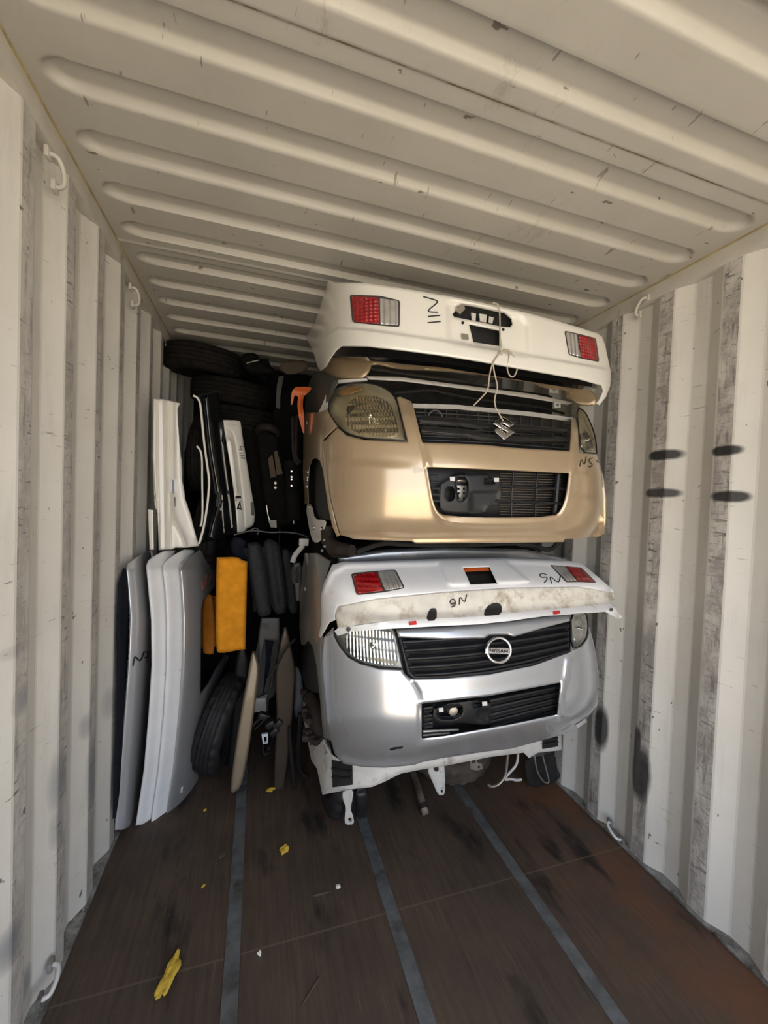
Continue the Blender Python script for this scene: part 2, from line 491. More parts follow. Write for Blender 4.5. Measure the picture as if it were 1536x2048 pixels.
def mark_px(x, y, rx, ry, X, st=.95):
    p = atX([(x, y)], X)[0]; q = atX([(x+rx, y)], X)[0]; r = atX([(x, y+ry)], X)[0]
    return (p[1], p[2], abs(q[1]-p[1]), abs(r[2]-p[2]), st)
RM = [mark_px(1325, 910, 36, 11, XR), mark_px(1451, 901, 32, 11, XR), mark_px(1317, 986, 38, 10, XR, .9), mark_px(1455, 993, 38, 12, XR),
      mark_px(1201, 1455, 13, 46, XR, .9), mark_px(1286, 1545, 22, 58, XR+.02, .85), mark_px(1273, 1490, 9, 40, XR, .85)]
LM = [mark_px(24, 1890, 18, 42, XL, .75), mark_px(48, 1395, 20, 30, XL, .55), mark_px(36, 1300, 22, 14, XL, .3), mark_px(120, 1560, 12, 60, XL, .6),
      mark_px(186, 1540, 10, 75, XL, .7), mark_px(118, 1650, 10, 40, XL, .5), mark_px(225, 1400, 8, 30, XL, .4), mark_px(178, 1450, 7, 25, XL, .5), mark_px(80, 1960, 10, 30, XL, .7)]
M_wallR = wall_mat('worn_white_wall_paint_right', RM); M_wallRs = wall_mat('scuffed_white_wall_paint_right', RM, worn=1.0)
M_wallL = wall_mat('worn_white_wall_paint_left', LM, (.10, .115, .15)); M_wallLs = wall_mat('scuffed_white_wall_paint_left', LM, (.10, .115, .15), worn=.7)

def ceiling_mat():
    m, N, L, b = nt('ceiling_paint')
    c = mix(N, L, ramp(N, L, noise(N, L, 2.0, 5), .3, .7), (.46, .437, .388), (.54, .515, .465))
    pale = ramp(N, L, noise(N, L, 4, 8, .7, stretch=(1.5, 4, 1)), .60, .72)
    c = mix(N, L, math_(N, L, 'MULTIPLY', pale, .25), c, (.40, .37, .32))
    tc = N.new('ShaderNodeTexCoord'); s = N.new('ShaderNodeSeparateXYZ'); L.new(tc.outputs['Object'], s.inputs[0])
    rub = ramp(N, L, noise(N, L, 5, 9, .8, stretch=(2.6, .9, 1)), .57, .66)
    rub = math_(N, L, 'MULTIPLY', rub, ramp(N, L, noise(N, L, 1.7, 3), .48, .62))
    c = mix(N, L, math_(N, L, 'MULTIPLY', rub, .5), c, (.27, .235, .19))
    ln = math_(N, L, 'LESS_THAN', math_(N, L, 'ABSOLUTE', math_(N, L, 'SUBTRACT', s.outputs['Y'], .962)), .004)
    c = mix(N, L, math_(N, L, 'MULTIPLY', ln, ramp(N, L, noise(N, L, 9, 5), .40, .60)), c, (.22, .15, .07))
    tick = ramp(N, L, noise(N, L, 11, 3, .5, stretch=(4.0, .8, 1)), .70, .72)
    c = mix(N, L, math_(N, L, 'MULTIPLY', tick, .6), c, (.12, .09, .06))
    sp = ramp(N, L, noise(N, L, 15, 3, .5, stretch=(.8, 1.8, 1)), .715, .74)
    c = mix(N, L, math_(N, L, 'MULTIPLY', sp, .75), c, (.09, .06, .04))
    L.new(c, b.inputs['Base Color']); b.inputs['Roughness'].default_value = .45
    bump(N, L, b, noise(N, L, 6, 4), .10, .01); return m
M_ceil = ceiling_mat()
M_rail = mat('rail_paint', (.52, .49, .43), .5, var=.1, dirt=((.25, .2, .14), .35, 7))

M_seal = mat('yellowed_sealant', (.36, .28, .14), .7, var=.35, scale=12)

def floor_mat():
    m, N, L, b = nt('container_floor_plywood')
    c = mix(N, L, ramp(N, L, noise(N, L, 2.2, 6, .65), .3, .7), (.068, .050, .038), (.128, .087, .058))
    grain = noise(N, L, 9, 8, .7, stretch=(7, .35, 1))
    c = mix(N, L, ramp(N, L, grain, .35, .68), mix(N, L, .5, c, (.022, .017, .014)), c)
    tc = N.new('ShaderNodeTexCoord'); s = N.new('ShaderNodeSeparateXYZ'); L.new(tc.outputs['Object'], s.inputs[0])
    # worn, reddish run along the right side and pale drag scratches along the length
    red = N.new('ShaderNodeMapRange'); red.inputs[1].default_value = 1.15; red.inputs[2].default_value = 1.62; L.new(s.outputs['X'], red.inputs[0])
    c = mix(N, L, math_(N, L, 'MULTIPLY', red.outputs[0], math_(N, L, 'MULTIPLY', ramp(N, L, noise(N, L, 3.0, 5), .38, .62), .75)), c, (.155, .060, .026))
    scr = ramp(N, L, noise(N, L, 6, 6, .75, stretch=(14, .5, 1)), .60, .68)
    c = mix(N, L, math_(N, L, 'MULTIPLY', scr, .5), c, (.22, .14, .085))
    oil = ramp(N, L, noise(N, L, 2.6, 4, .6, stretch=(1.8, .6, 1)), .565, .66)
    c = mix(N, L, math_(N, L, 'MULTIPLY', oil, .85), c, (.010, .009, .009))
    dust = ramp(N, L, noise(N, L, 40, 3, .6), .70, .76)
    c = mix(N, L, math_(N, L, 'MULTIPLY', dust, .30), c, (.20, .15, .11))
    # sheet joints
    for yj, x0, x1 in ((1.47, -.6, 1.75), (2.9, -.6, 1.75), (0.05, -.6, 1.75)):
        t = math_(N, L, 'ABSOLUTE', math_(N, L, 'SUBTRACT', s.outputs['Y'], yj))
        k = math_(N, L, 'LESS_THAN', t, .0035)
        c = mix(N, L, math_(N, L, 'MULTIPLY', k, .4), c, (.20, .145, .10))
    L.new(c, b.inputs['Base Color'])
    b.inputs['Roughness'].default_value = .62; b.inputs['Specular IOR Level'].default_value = .35
    bump(N, L, b, grain, .35, .004); return m
M_floor = floor_mat()
M_steel = mat('grey_floor_steel', (.135, .14, .14), .55, .35, var=.35, scale=14, dirt=((.05, .04, .035), .6, 9))
M_weld = mat('edge_steel', (.30, .29, .27), .5, .4, var=.4, scale=25, dirt=((.05, .04, .03), .8, 12))
M_ground = mat('pale_yard_ground', (.50, .44, .35), .9, var=.15, scale=.6)

M_white = mat('white_body_paint', (.78, .755, .69), .28, coat=.6, var=.04, scale=5, dirt=((.42, .36, .27), .22, 10))
M_white2 = mat('dusty_white_body_paint', (.82, .82, .82), .32, coat=.5, var=.06, scale=5, dirt=((.40, .36, .30), .30, 12))
M_whitedirt = mat('mud_stained_white_paint', (.70, .66, .58), .6, var=.14, scale=11, dirt=((.36, .30, .21), .75, 12))
M_gold = mat('champagne_gold_paint', (.55, .415, .265), .30, .55, var=.05, scale=4, coat=.9, dirt=((.40, .30, .20), .12, 14))
M_gold_sh = mat('dull_gold_paint', (.48, .36, .22), .38, .5, var=.08, coat=.4, dirt=((.25, .19, .12), .35, 12))
M_silver = mat('silver_body_paint', (.58, .595, .62), .27, .70, var=.04, scale=4, coat=.9)
M_silver_sh = mat('shaded_silver_paint', (.20, .195, .185), .35, .35, var=.1, coat=.5)  # silver paint darkened to carry the shade on the fender
M_greyin = mat('grey_plastic', (.062, .062, .058), .5, var=.2)
M_black = mat('black_plastic', (.014, .014, .015), .42, var=.3, spec=.4)
M_blackgl = mat('gloss_black_paint', (.006, .006, .007), .12, var=.2, coat=.6)
M_blackmt = mat('dusty_black_rubber', (.020, .019, .018), .75, var=.4, scale=16, spec=.25, bmp=(60, .2))
M_tyre = mat('tyre_rubber', (.021, .020, .020), .62, var=.35, scale=20, spec=.35, bmp=(70, .15))
M_tyredust = mat('dusty_brown_tyre_rubber', (.085, .068, .052), .75, var=.35, scale=14, spec=.25, bmp=(70, .15))
M_chrome = mat('chrome', (.85, .85, .86), .10, 1., var=.03)
M_refl = ribbed('fluted_reflector', (.90, .90, .89), .16, .95, 520, 'X', .5, dist=.003, cross=('Z', 170))
M_lens = clear_mat('clear_lens_cover', (.97, .97, .95), .03)
M_lensy = clear_mat('yellowed_lens_cover', (.95, .92, .83), .05)
M_red = ribbed('red_lamp_lens', (.34, .004, .008), .12, 0., 420, 'Z', .5, .8, cross=('X', 420))
M_clearlamp = ribbed('clear_reversing_lens', (.55, .53, .50), .14, .45, 300, 'X', .7, .6)
M_bezel = mat('dark_lamp_surround', (.05, .045, .045), .4)
M_amber = mat('amber_bulb_cover', (.36, .22, .12), .2, coat=.5)
M_ink = mat('black_marker_ink', (.012, .012, .016), .5)
M_redst = mat('red_sticker', (.60, .03, .02), .5)
M_orange = mat('orange_plastic_sheet', (.62, .13, .025), .45, var=.2)
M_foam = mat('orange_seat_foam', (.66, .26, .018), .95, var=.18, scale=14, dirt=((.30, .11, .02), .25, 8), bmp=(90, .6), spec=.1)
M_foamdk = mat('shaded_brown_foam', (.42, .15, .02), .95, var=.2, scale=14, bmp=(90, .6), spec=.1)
M_yell = mat('yellow_foam_scrap', (.62, .42, .06), .95, var=.3, scale=30, bmp=(120, .8), spec=.1)
M_seat = mat('charcoal_seat_cloth', (.030, .031, .034), .85, var=.25, scale=30, bmp=(160, .4), spec=.2)
M_navy = mat('navy_cloth', (.010, .012, .019), .9, var=.25, scale=30, bmp=(160, .4), spec=.15)
M_rust = mat('rusty_brown_steel', (.024, .016, .012), .75, .3, var=.5, scale=22, bmp=(40, .6))
M_metalw = mat('white_painted_steel', (.62, .60, .56), .5, .1, var=.12, scale=10, dirt=((.22, .17, .12), .5, 11))
M_alu = mat('bare_metal', (.48, .44, .38), .4, .8, var=.25, scale=20)
M_deep = mat('deep_shade_black_plastic', (.007, .0065, .006), .85, var=.4, scale=14, spec=.12)  # black plastic darkened further, deep shade put into the colour
M_tyrenew = mat('shiny_tyre_rubber', (.030, .031, .033), .30, var=.3, scale=20, spec=.6)
M_tyreback = mat('shade_dark_tyre_rubber', (.013, .011, .010), .8, var=.4, scale=20, spec=.15, bmp=(70, .15))  # tyre rubber with the shade of the back put into its colour
M_silver2 = mat('light_silver_paint', (.66, .67, .69), .33, .40, var=.03, scale=4, coat=.8)
M_silver3 = mat('mid_silver_paint', (.50, .50, .505), .28, .6, var=.03, scale=4, coat=.8)
M_fin = mat('brown_radiator_fins', (.16, .125, .09), .6, .3, var=.3, scale=30)
M_tan = mat('tan_paint', (.24, .185, .12), .4, .3, var=.08, coat=.4)
M_cord = mat('beige_cord', (.45, .38, .30), .85, var=.2, scale=60)
M_brown = mat('dull_brown_paint', (.062, .044, .029), .45, .3, var=.12, coat=.3)
M_card = mat('brown_board', (.085, .062, .042), .85, var=.2)
M_blue = mat('faded_blue_tape', (.25, .28, .38), .6)

# ================================================================== the container
def corrugated_wall(side):
    X = XL if side == 'left' else XR; out = -1 if side == 'left' else 1
    dep = .036
    if side == 'left': y_ref, per, flat_in, sl, flat_out = 1.289, .2565, .066, .068, .056
    else: y_ref, per, flat_in, sl, flat_out = 1.097, .2655, .068, .066, .0655
    prof = []                                       # (Y, X, is inner flat)
    k0 = int(math.floor((Y0-y_ref)/per))-1
    y = y_ref+k0*per
    ch = .004
    while y < Y1+per:
        a = [(y, X, 1), (y+flat_in, X, 0), (y+flat_in+sl, X+out*dep, 0), (y+flat_in+sl+flat_out, X+out*dep, 0)]
        prof += a; y += per
    # chamfer every bend
    q = []
    for i in range(1, len(prof)-1):
        p0, p1, p2 = (np.array(prof[i+k][:2]) for k in (-1, 0, 1))
        d0 = (p0-p1)/np.linalg.norm(p0-p1); d2 = (p2-p1)/np.linalg.norm(p2-p1)
        q.append((*(p1+d0*ch), 0)); q.append((*(p1+d2*ch), prof[i][2]))
    q = [p for p in q if Y0-.001 <= p[0] <= Y1]
    mb = MB(); zs = [0.0, ZC]
    V = []; F = []; mi = []
    for (yy, xx, fl) in q: V += [(xx, yy, 0.0), (xx, yy, ZC)]
    n = len(q)
    t = .004*out
    for (yy, xx, fl) in q: V += [(xx+t, yy, 0.0), (xx+t, yy, ZC)]
    for i in range(n-1):
        a, b = 2*i, 2*i+2
        F.append((a, b, b+1, a+1)); mi.append(q[i][2])
        F.append((2*n+a, 2*n+a+1, 2*n+b+1, 2*n+b)); mi.append(0)
        F.append((a, 2*n+a, 2*n+b, b)); mi.append(0); F.append((a+1, b+1, 2*n+b+1, 2*n+a+1)); mi.append(0)
    F.append((0, 1, 2*n+1, 2*n)); F.append((2*n-2, 4*n-2, 4*n-1, 2*n-1)); mi += [0, 0]
    mb.add(V, F); mb.m = mi
    return struct(mb, 'wall_'+side, [M_wallL, M_wallLs] if side == 'left' else [M_wallR, M_wallRs])
corrugated_wall('left'); corrugated_wall('right')

mb = MB(); mb.box(((XL+XR)/2, Y1+.02, ZC/2), (XR-XL+.1, .04, ZC)); struct(mb, 'wall_back', M_wallR)
mb = MB(); mb.box(((XL+XR)/2, (Y0+Y1)/2, -.02), (XR-XL+.10, Y1-Y0, .04)); struct(mb, 'floor', M_floor)
mb = MB(); mb.box((0, -7.5, -1.38), (60, 60, .04)); struct(mb, 'ground', M_ground)

def ceiling():
    per, w, ref, dep, slope = .2085, .082, 1.272, .024, .015
    xe = .055
    ys = np.arange(Y0, Y1+.001, .0065)
    xs = np.concatenate([np.linspace(XL-.04, XL+.0, 2), np.linspace(XL+.01, XL+.22, 22), np.linspace(XL+.3, XR-.3, 9), np.linspace(XR-.22, XR-.01, 22), np.linspace(XR, XR+.04, 2)])
    Xg, Yg = np.meshgrid(xs, ys)
    ph = (Yg-ref+per/2) % per-per/2                 # distance from the nearest pressed channel's axis
    hw = w/2
    xl, xr = XL+xe, XR-xe
    # rounded-end channel: distance to a segment
    dx = np.maximum(np.maximum(xl+.07-Xg, Xg-(xr-.07)), 0)*.62
    d = np.hypot(dx, ph)
    t = np.clip((hw+slope*.5-d)/slope, 0, 1); t = t*t*(3-2*t)
    Zg = ZC+dep*t
    # lapped sheet joint and a weld bead
    Zg = Zg-.004*((Yg > .62) & (Yg < .96))
    Zg = Zg-.005*np.exp(-((Yg-2.0)/.006)**2)
    V = np.c_[Xg.ravel(), Yg.ravel(), Zg.ravel()]; nx, ny = len(xs), len(ys)
    F = [(j*nx+i, j*nx+i+1, (j+1)*nx+i+1, (j+1)*nx+i) for j in range(ny-1) for i in range(nx-1)]
    mb = MB(); mb.add(V, F)
    mb.box(((XL+XR)/2, (Y0+Y1)/2, ZC+.045), (XR-XL+.12, Y1-Y0, .012))
    return struct(mb, 'ceiling', M_ceil, smooth=50)
ceiling()
for side, X, o in (('left', XL, -1), ('right', XR, 1)):
    mb = MB(); mb.box((X+o*.028, (Y0+Y1)/2, ZC-.036), (.06, Y1-Y0, .072), bev=.006)
    mb.tube([(X-o*.002, yy, ZC-.001) for yy in np.linspace(Y0, Y1, 40)], .0045, 6, m=1)
    ob = struct(mb, 'trim_1' if side == 'left' else 'trim_2', [M_rail, M_seal], 30)
    mb = MB()                                      # floor-side angle iron with a wavy weld against the corrugation
    mb.box((X+o*.012, (Y0+Y1)/2, .006), (.050, Y1-Y0, .012), bev=.003)
    struct(mb, 'baseboard_'+side, M_weld)
for i, x in enumerate((-.043, .553, 1.146)):
    mb = MB(); mb.box((x, (Y0+Y1)/2, .001), (.052, Y1-Y0, .006), bev=.001); struct(mb, 'trim_%d' % (i+3), M_steel)

# ================================================================== lashing rings
def lash(px, wall, label, floor=False, size=1.0):
    X = XL if wall == 'left' else XR; o = 1 if wall == 'left' else -1
    p = atX([px], X)[0]
    base = np.array([X, p[1], p[2]])
    if floor: base[2] = max(base[2], .045)
    t = thing('lashing_ring', label, 'ring', base, 'lashing rings along the container sides')
    s = .038*size; r = .007
    ax = np.array([0, .55, -.83]) if not floor else np.array([0, .9, .43]); ou = np.array([o, 0, 0.])
    pts = [base-ax*s+ou*(-.004), base-ax*s+ou*.018, base-ax*s*.75+ou*.030, base+ax*0+ou*.034, base+ax*s*.75+ou*.030, base+ax*s+ou*.018, base+ax*s-ou*.004]
    mb = MB(); mb.tube(smooth_line([tuple(q) for q in pts]), r, 10); mb.build('loop', M_rail if not floor else M_metalw, t)
    for e in (-1, 1):
        mb = MB(); mb.box(base+ax*s*e+ou*.004, (.012, .03, .03), bev=.003); mb.build('weld_pad', M_rail if not floor else M_weld, t)
lash((100, 340), 'left', 'cream steel lashing ring high on the left wall, nearest of the three')
lash((262, 592), 'left', 'cream steel lashing ring high on the left wall, middle of the three')
lash((333, 702), 'left', 'small cream lashing ring on the left wall beside the topmost tyre')
lash((1286, 614), 'right', 'cream steel lashing ring under the top rail of the right wall')
lash((88, 1965), 'left', 'grimy lashing ring at the foot of the left wall', True)
lash((1232, 1672), 'right', 'pale lashing ring at the foot of the right wall', True)

# ================================================================== shared car pieces
def writing(parent, strokes, srf, r=.0022, mtl=None, lift=.003):
    for st in strokes:
        P = srf(np.array(smooth_line(st, 2)))
        d = P-CP; P = P-d/np.linalg.norm(d, axis=1)[:, None]*lift
        mb = MB(); mb.tube(P, r, 6); mb.build('marker_stroke', mtl or M_ink, parent)
def lamp(parent, srf, whole, red, clear, lift=.004):
    L_ = MB().patch(rc(whole, .10), srf, step=7, thick=.02, lift=lift).build('tail_lamp', M_bezel, parent)
    MB().patch(rc(red, .07), srf, step=6, thick=.012, roll=(5, .004), lift=lift+.007).build('red_lens', M_red, L_)
    MB().patch(rc(clear, .07), srf, step=6, thick=.012, roll=(5, .004), lift=lift+.007).build('clear_lens', M_clearlamp, L_)
    return L_

# ================================================================== white rear bumper on the very top
SN11 = Nose(.995, .735, 4.6, 2.22, [2.0, 2.2, 2.35, 2.55, 2.7], [1.455, 1.46, 1.48, 1.52, 1.57])
t = thing('rear_bumper', 'white rear bumper with tail lamps and a hanging cord, topmost under the ceiling', 'bumper', (.99, 1.75, 2.2), 'white rear bumpers')
hole1 = A((722, 203), (745, 180), (762, 160), (830, 170), (960, 200), (990, 225), (995, 250), (985, 262), (940, 258), (730, 215))
hole2 = A((798, 250), (935, 280), (945, 350), (818, 330))
plate = A((698, 158), (725, 148), (1000, 205), (1040, 218), (1062, 250), (1066, 385), (1050, 392), (725, 333), (708, 318))
out = A((152, 45), (178, 58), (320, 58), (500, 85), (700, 118), (900, 158), (1100, 205), (1300, 262), (1385, 290), (1408, 305), (1422, 345), (1440, 430), (1449, 470), (1446, 530),
        (1426, 582), (1396, 620), (1380, 613), (1396, 590), (1412, 556), (1404, 530), (1300, 502), (1150, 476), (1000, 450), (880, 428), (700, 398), (500, 372), (330, 352), (215, 350), (188, 372),
        (160, 412), (140, 446), (118, 462), (104, 445), (85, 380), (65, 335), (48, 310), (60, 290), (88, 245), (112, 180), (128, 125), (146, 75))
MB().patch(out, SN11, [hole1, hole2], step=6.5, thick=.005, roll=(7, .012),
           relief=[stepy(A((40, 330), (150, 292), (200, 264), (350, 276), (700, 326), (1060, 390), (1250, 422), (1460, 458)), 4, .022),
                   plateau(plate, 8, -.024)]).build('bumper_shell', M_white, t)
lamp(t, SN11, A((250, 112), (390, 118), (482, 140), (480, 260), (395, 254), (262, 240)), A((258, 118), (381, 125), (386, 248), (268, 236)), A((389, 128), (473, 142), (475, 254), (391, 249)))
lamp(t, SN11, A((1236, 278), (1300, 292), (1380, 312), (1396, 422), (1312, 405), (1256, 388)), A((1299, 297), (1376, 314), (1391, 416), (1314, 402)), A((1241, 283), (1294, 295), (1310, 399), (1258, 385)))
SB = SN11.shifted(.05)
MB().patch(A((700, 150), (1050, 215), (1060, 400), (700, 340)), SB, step=20, thick=.03).build('shade_backing', M_black, t)  # added black sheet standing for the dark space behind the holes
MB().patch(A((150, 345), (330, 340), (700, 388), (1000, 438), (1390, 505), (1385, 540), (1250, 520), (1000, 480), (700, 430), (400, 402), (200, 395)), SB, step=14, thick=.05).build('lower_reinforcement', M_blackgl, t)
SB2 = SN11.shifted(.035)
mb = MB()
for q in (A((740, 165), (775, 158), (780, 178), (760, 200), (745, 190)),): mb.patch(q, SN11.shifted(.005), step=6, thick=.006)
mb.build('hanger_clip', M_alu, t)
for q in (A((808, 195), (830, 200), (828, 232), (812, 230)), A((845, 200), (880, 205), (876, 240), (850, 235)), A((890, 212), (912, 218), (905, 245), (888, 240))):
    MB().patch(q, SB2, step=6, thick=.008).build('bracket', M_metalw, t)
MB().patch(A((765, 290), (795, 295), (797, 318), (768, 314)), SN11, step=6, thick=.004, lift=-.010).build('plate_nut', M_alu, t)
writing(t, [A((588, 122), (612, 128), (655, 141), (652, 152), (612, 182), (612, 192), (655, 193)), A((610, 213), (665, 208)), A((609, 241), (667, 236))], SN11, .0024)

for c in A((768, 243), (953, 275)):
    P = SN11.shifted(.018)(np.array([c]))[0]; mb = MB(); mb.lathe([(.001, -.004), (.006, -.004), (.006, .004), (.001, .004)], P, (0, 1, 0), 12, closed=False); mb.build('bolt_hole', M_black, t)
# cord tied round the bumper
SCORD = SN11.shifted(-.012)
t = thing('cord', 'beige cord tied round the top white bumper and hanging in front of the grille', 'cord', (1.1, 1.6, 2.0))
def cordline(pts, Yoff=0.0):
    P = SCORD(np.array(smooth_line(pts, 3)))
    return P
top = SCORD(np.array(smooth_line(A((905, 150), (937, 158), (940, 250), (940, 330), (938, 382)), 2)))
MB().tube(top, .0032, 8).build('knotted_run', M_cord, t)
k = A((938, 382))[0]; kY = top[-1][1]
def free(pts, Ya, Yb):
    q = smooth_line(pts, 3); Y = np.linspace(Ya, Yb, len(q)); return atY(np.array(q), Y)
kk = [k]
MB().tube(free(kk+A((905, 425), (890, 490), (886, 552), (850, 590), (820, 620)), kY-.012, 1.425), .003, 8).build('loose_end', M_cord, t)
MB().tube(free(kk+A((906, 420), (915, 482), (932, 540), (912, 592), (922, 640))+B((938, 205), (950, 232), (963, 252)), kY-.012, 1.43), .003, 8).build('loose_end', M_cord, t)
MB().tube(free(kk+A((960, 364), (985, 370), (1012, 410), (1021, 452), (1006, 490), (985, 490), (970, 450), (980, 400), (986, 372), (962, 366), (936, 384)), kY, kY-.01), .003, 8).build('loop', M_cord, t)
mb = MB(); mb.lathe([(.001, -.010), (.008, -.006), (.010, 0), (.008, .006), (.001, .010)], atY([k], kY)[0], (0, 0, 1), 12, closed=False); mb.build('knot', M_cord, t)

# gold spoiler squeezed between
SSP = Nose(.995, .70, 4.0, 2.25, [1.9, 2.1, 2.3], [1.66, 1.68, 1.72])
o = MB().patch(soft(A((140, 412), (190, 398), (350, 405), (420, 412), (470, 432), (620, 438), (640, 428), (835, 453), (900, 466), (1105, 488), (1118, 514), (1150, 526), (1190, 508), (1310, 528), (1376, 560), (1388, 600), (1370, 624), (1290, 620), (1265, 594), (1250, 550),
            (1150, 546), (1100, 518), (900, 490), (835, 476), (640, 462), (470, 456), (355, 428), (340, 470), (322, 492), (300, 503), (165, 501), (135, 487), (124, 465)), 1), SSP, step=7, thick=.02, roll=(9, .015)).build('rear_spoiler', M_gold_sh)
tag(o, 'dull gold spoiler with drooping ends squeezed below the topmost white bumper', 'spoiler')

# grey bumper core showing below it
t = thing('bumper_beam', 'rusty pale bumper beam with a grey side wing, above the gold front end', 'bumper beam', (.99, 1.8, 2.1))
SBM = Nose(.995, .715, 4.0, 2.25, [1.9, 2.1, 2.3], [1.72, 1.74, 1.78])
MB().patch(A((325, 486), (480, 490), (700, 519), (900, 544), (1100, 570), (1275, 608), (1250, 618), (1100, 592), (900, 563), (700, 537), (500, 512), (335, 502)), SBM, step=9, thick=.02, roll=(4, .006)).build('beam', M_metalw, t)
wing = A((82, 478), (120, 464), (180, 505), (168, 530), (152, 580), (132, 640), (118, 662), (44, 655), (50, 560), (72, 500))
MB().patch(wing, lambda p: atX(p, np.full(len(p), .285)), step=8, thick=.02, relief=[ridge(A((80, 520), (60, 640)), 8, .01)]).build('side_wing', M_greyin, t)
MB().patch(A((176, 505), (330, 496), (332, 506), (190, 520), (175, 545), (158, 590), (140, 640), (122, 664), (108, 650), (128, 610), (146, 560)), SBM.shifted(-.05), step=7, thick=.01).build('torn_edge', M_metalw, t)
for q in (A((1165, 536), (1208, 532), (1210, 565), (1168, 562)), A((1190, 605), (1218, 605), (1218, 632), (1190, 632))):
    MB().patch(q, SBM.shifted(-.02), [soft(zm(0, 0, 1)(*[(sum(a[0] for a in q)/4+3*math.cos(k), sum(a[1] for a in q)/4+3*math.sin(k)) for k in np.arange(0, 6.28, .8)]), 0)], step=6, thick=.006).build('mounting_tab', M_metalw, t)

# ================================================================== gold car front end
SG = Nose(.99, .745, 3.6, 2.2, [1.40, 1.50, 1.56, 1.66, 1.80, 1.90, 2.0, 2.1, 2.2, 2.3], [1.52, 1.49, 1.45, 1.43, 1.445, 1.475, 1.535, 1.62, 1.74, 1.9])
t = thing('car_front_end', 'champagne gold car front end with angular chrome S emblem, stacked above the silver one', 'car part', (.99, 1.8, 1.5), 'cut-off car front ends')
def nose_bits(t, S, fender, liner, bumper_o, lowhole, reliefs, body, fbody):
    MB().patch(fender, S, step=8, thick=.004, roll=(5, .006)).build('fender', fbody, t)
    MB().patch(liner, S.shifted(.05), step=14, thick=.02).build('wheel_arch_liner', M_black, t)
    return MB().patch(bumper_o, S, [lowhole], step=6.5, thick=.005, roll=(5, .007), relief=reliefs).build('bumper_cover', body, t)
hl = soft(B((172, 195), (182, 130), (225, 96), (300, 78), (380, 84), (440, 110), (480, 150), (500, 230), (526, 341), (526, 341), (340, 333), (262, 312), (215, 274), (182, 225)), 2)
hr = soft(B((1296, 190), (1332, 208), (1362, 270), (1382, 335), (1386, 400), (1386, 400), (1312, 393), (1305, 290)), 1)
lowg = soft(B((620, 462), (620, 462), (940, 474), (1258, 490), (1258, 490), (1246, 590), (1225, 655), (1190, 685), (950, 690), (705, 682), (665, 665), (645, 610), (633, 540)), 1)
fender = B((60, 330), (62, 262), (66, 216), (130, 214), (168, 200), (215, 278), (150, 338), (158, 430), (164, 500), (180, 600), (205, 705), (225, 770), (212, 776), (190, 730), (172, 640), (158, 540), (148, 470), (134, 432), (118, 421), (100, 426), (86, 460), (79, 540), (82, 625), (66, 628), (58, 480))
liner = B((76, 640), (74, 540), (84, 455), (100, 422), (120, 418), (138, 432), (152, 480), (164, 600), (190, 700), (110, 700), (90, 690))
bump_o = B((152, 345), (216, 282), (256, 317), (335, 337), (530, 346), (524, 320), (503, 230), (482, 147), (498, 143), (545, 163), (556, 182), (562, 205), (585, 300), (598, 350), (860, 359), (1000, 373), (1262, 389),
           (1268, 320), (1270, 242), (1288, 240), (1302, 290), (1308, 397), (1388, 405), (1405, 460), (1420, 520), (1429, 600), (1429, 700), (1421, 762), (1390, 777), (1242, 786), (1235, 800), (1000, 803), (570, 806), (550, 797), (290, 787), (258, 776), (228, 768), (206, 700), (182, 600), (164, 500), (158, 430))
shield = smooth_line(B((556, 182), (600, 350), (625, 470), (640, 570), (655, 650), (690, 702), (780, 716), (1000, 719), (1205, 705), (1246, 662), (1270, 560), (1284, 400), (1272, 240)), 2)
gb = nose_bits(t, SG, fender, liner, bump_o, lowg,
          [ridge(shield, 6, .010), faded(stepy(B((100, 430), (180, 436), (400, 446), (600, 456)), 10, .010), B((420, 0))[0][0], B((590, 0))[0][0]),
           ridge(B((1290, 745), (1372, 742), (1374, 766)), 2.5, -.003), ridge(B((150, 765), (560, 786), (1240, 776), (1430, 760)), 7, -.010)], M_gold, M_gold)
writing(t, [B((1310, 458), (1316, 418), (1330, 458), (1338, 415)), B((1368, 420), (1350, 425), (1352, 440), (1368, 448), (1358, 462), (1348, 458)), B((1385, 432), (1394, 440))], SG, .002)
MB().patch(B((478, 458), (560, 460), (612, 466), (612, 478), (560, 490), (520, 485), (500, 498), (480, 490)), SG, step=7, thick=.001, lift=.002).build('painted_reflection', mat('pale_reflection_paint', (.72, .66, .56), .6), gb)  # pale patch painted on as a reflection of the bright outside
M_lampb = mat('pale_lamp_bezel', (.66, .64, .58), .3, .55)
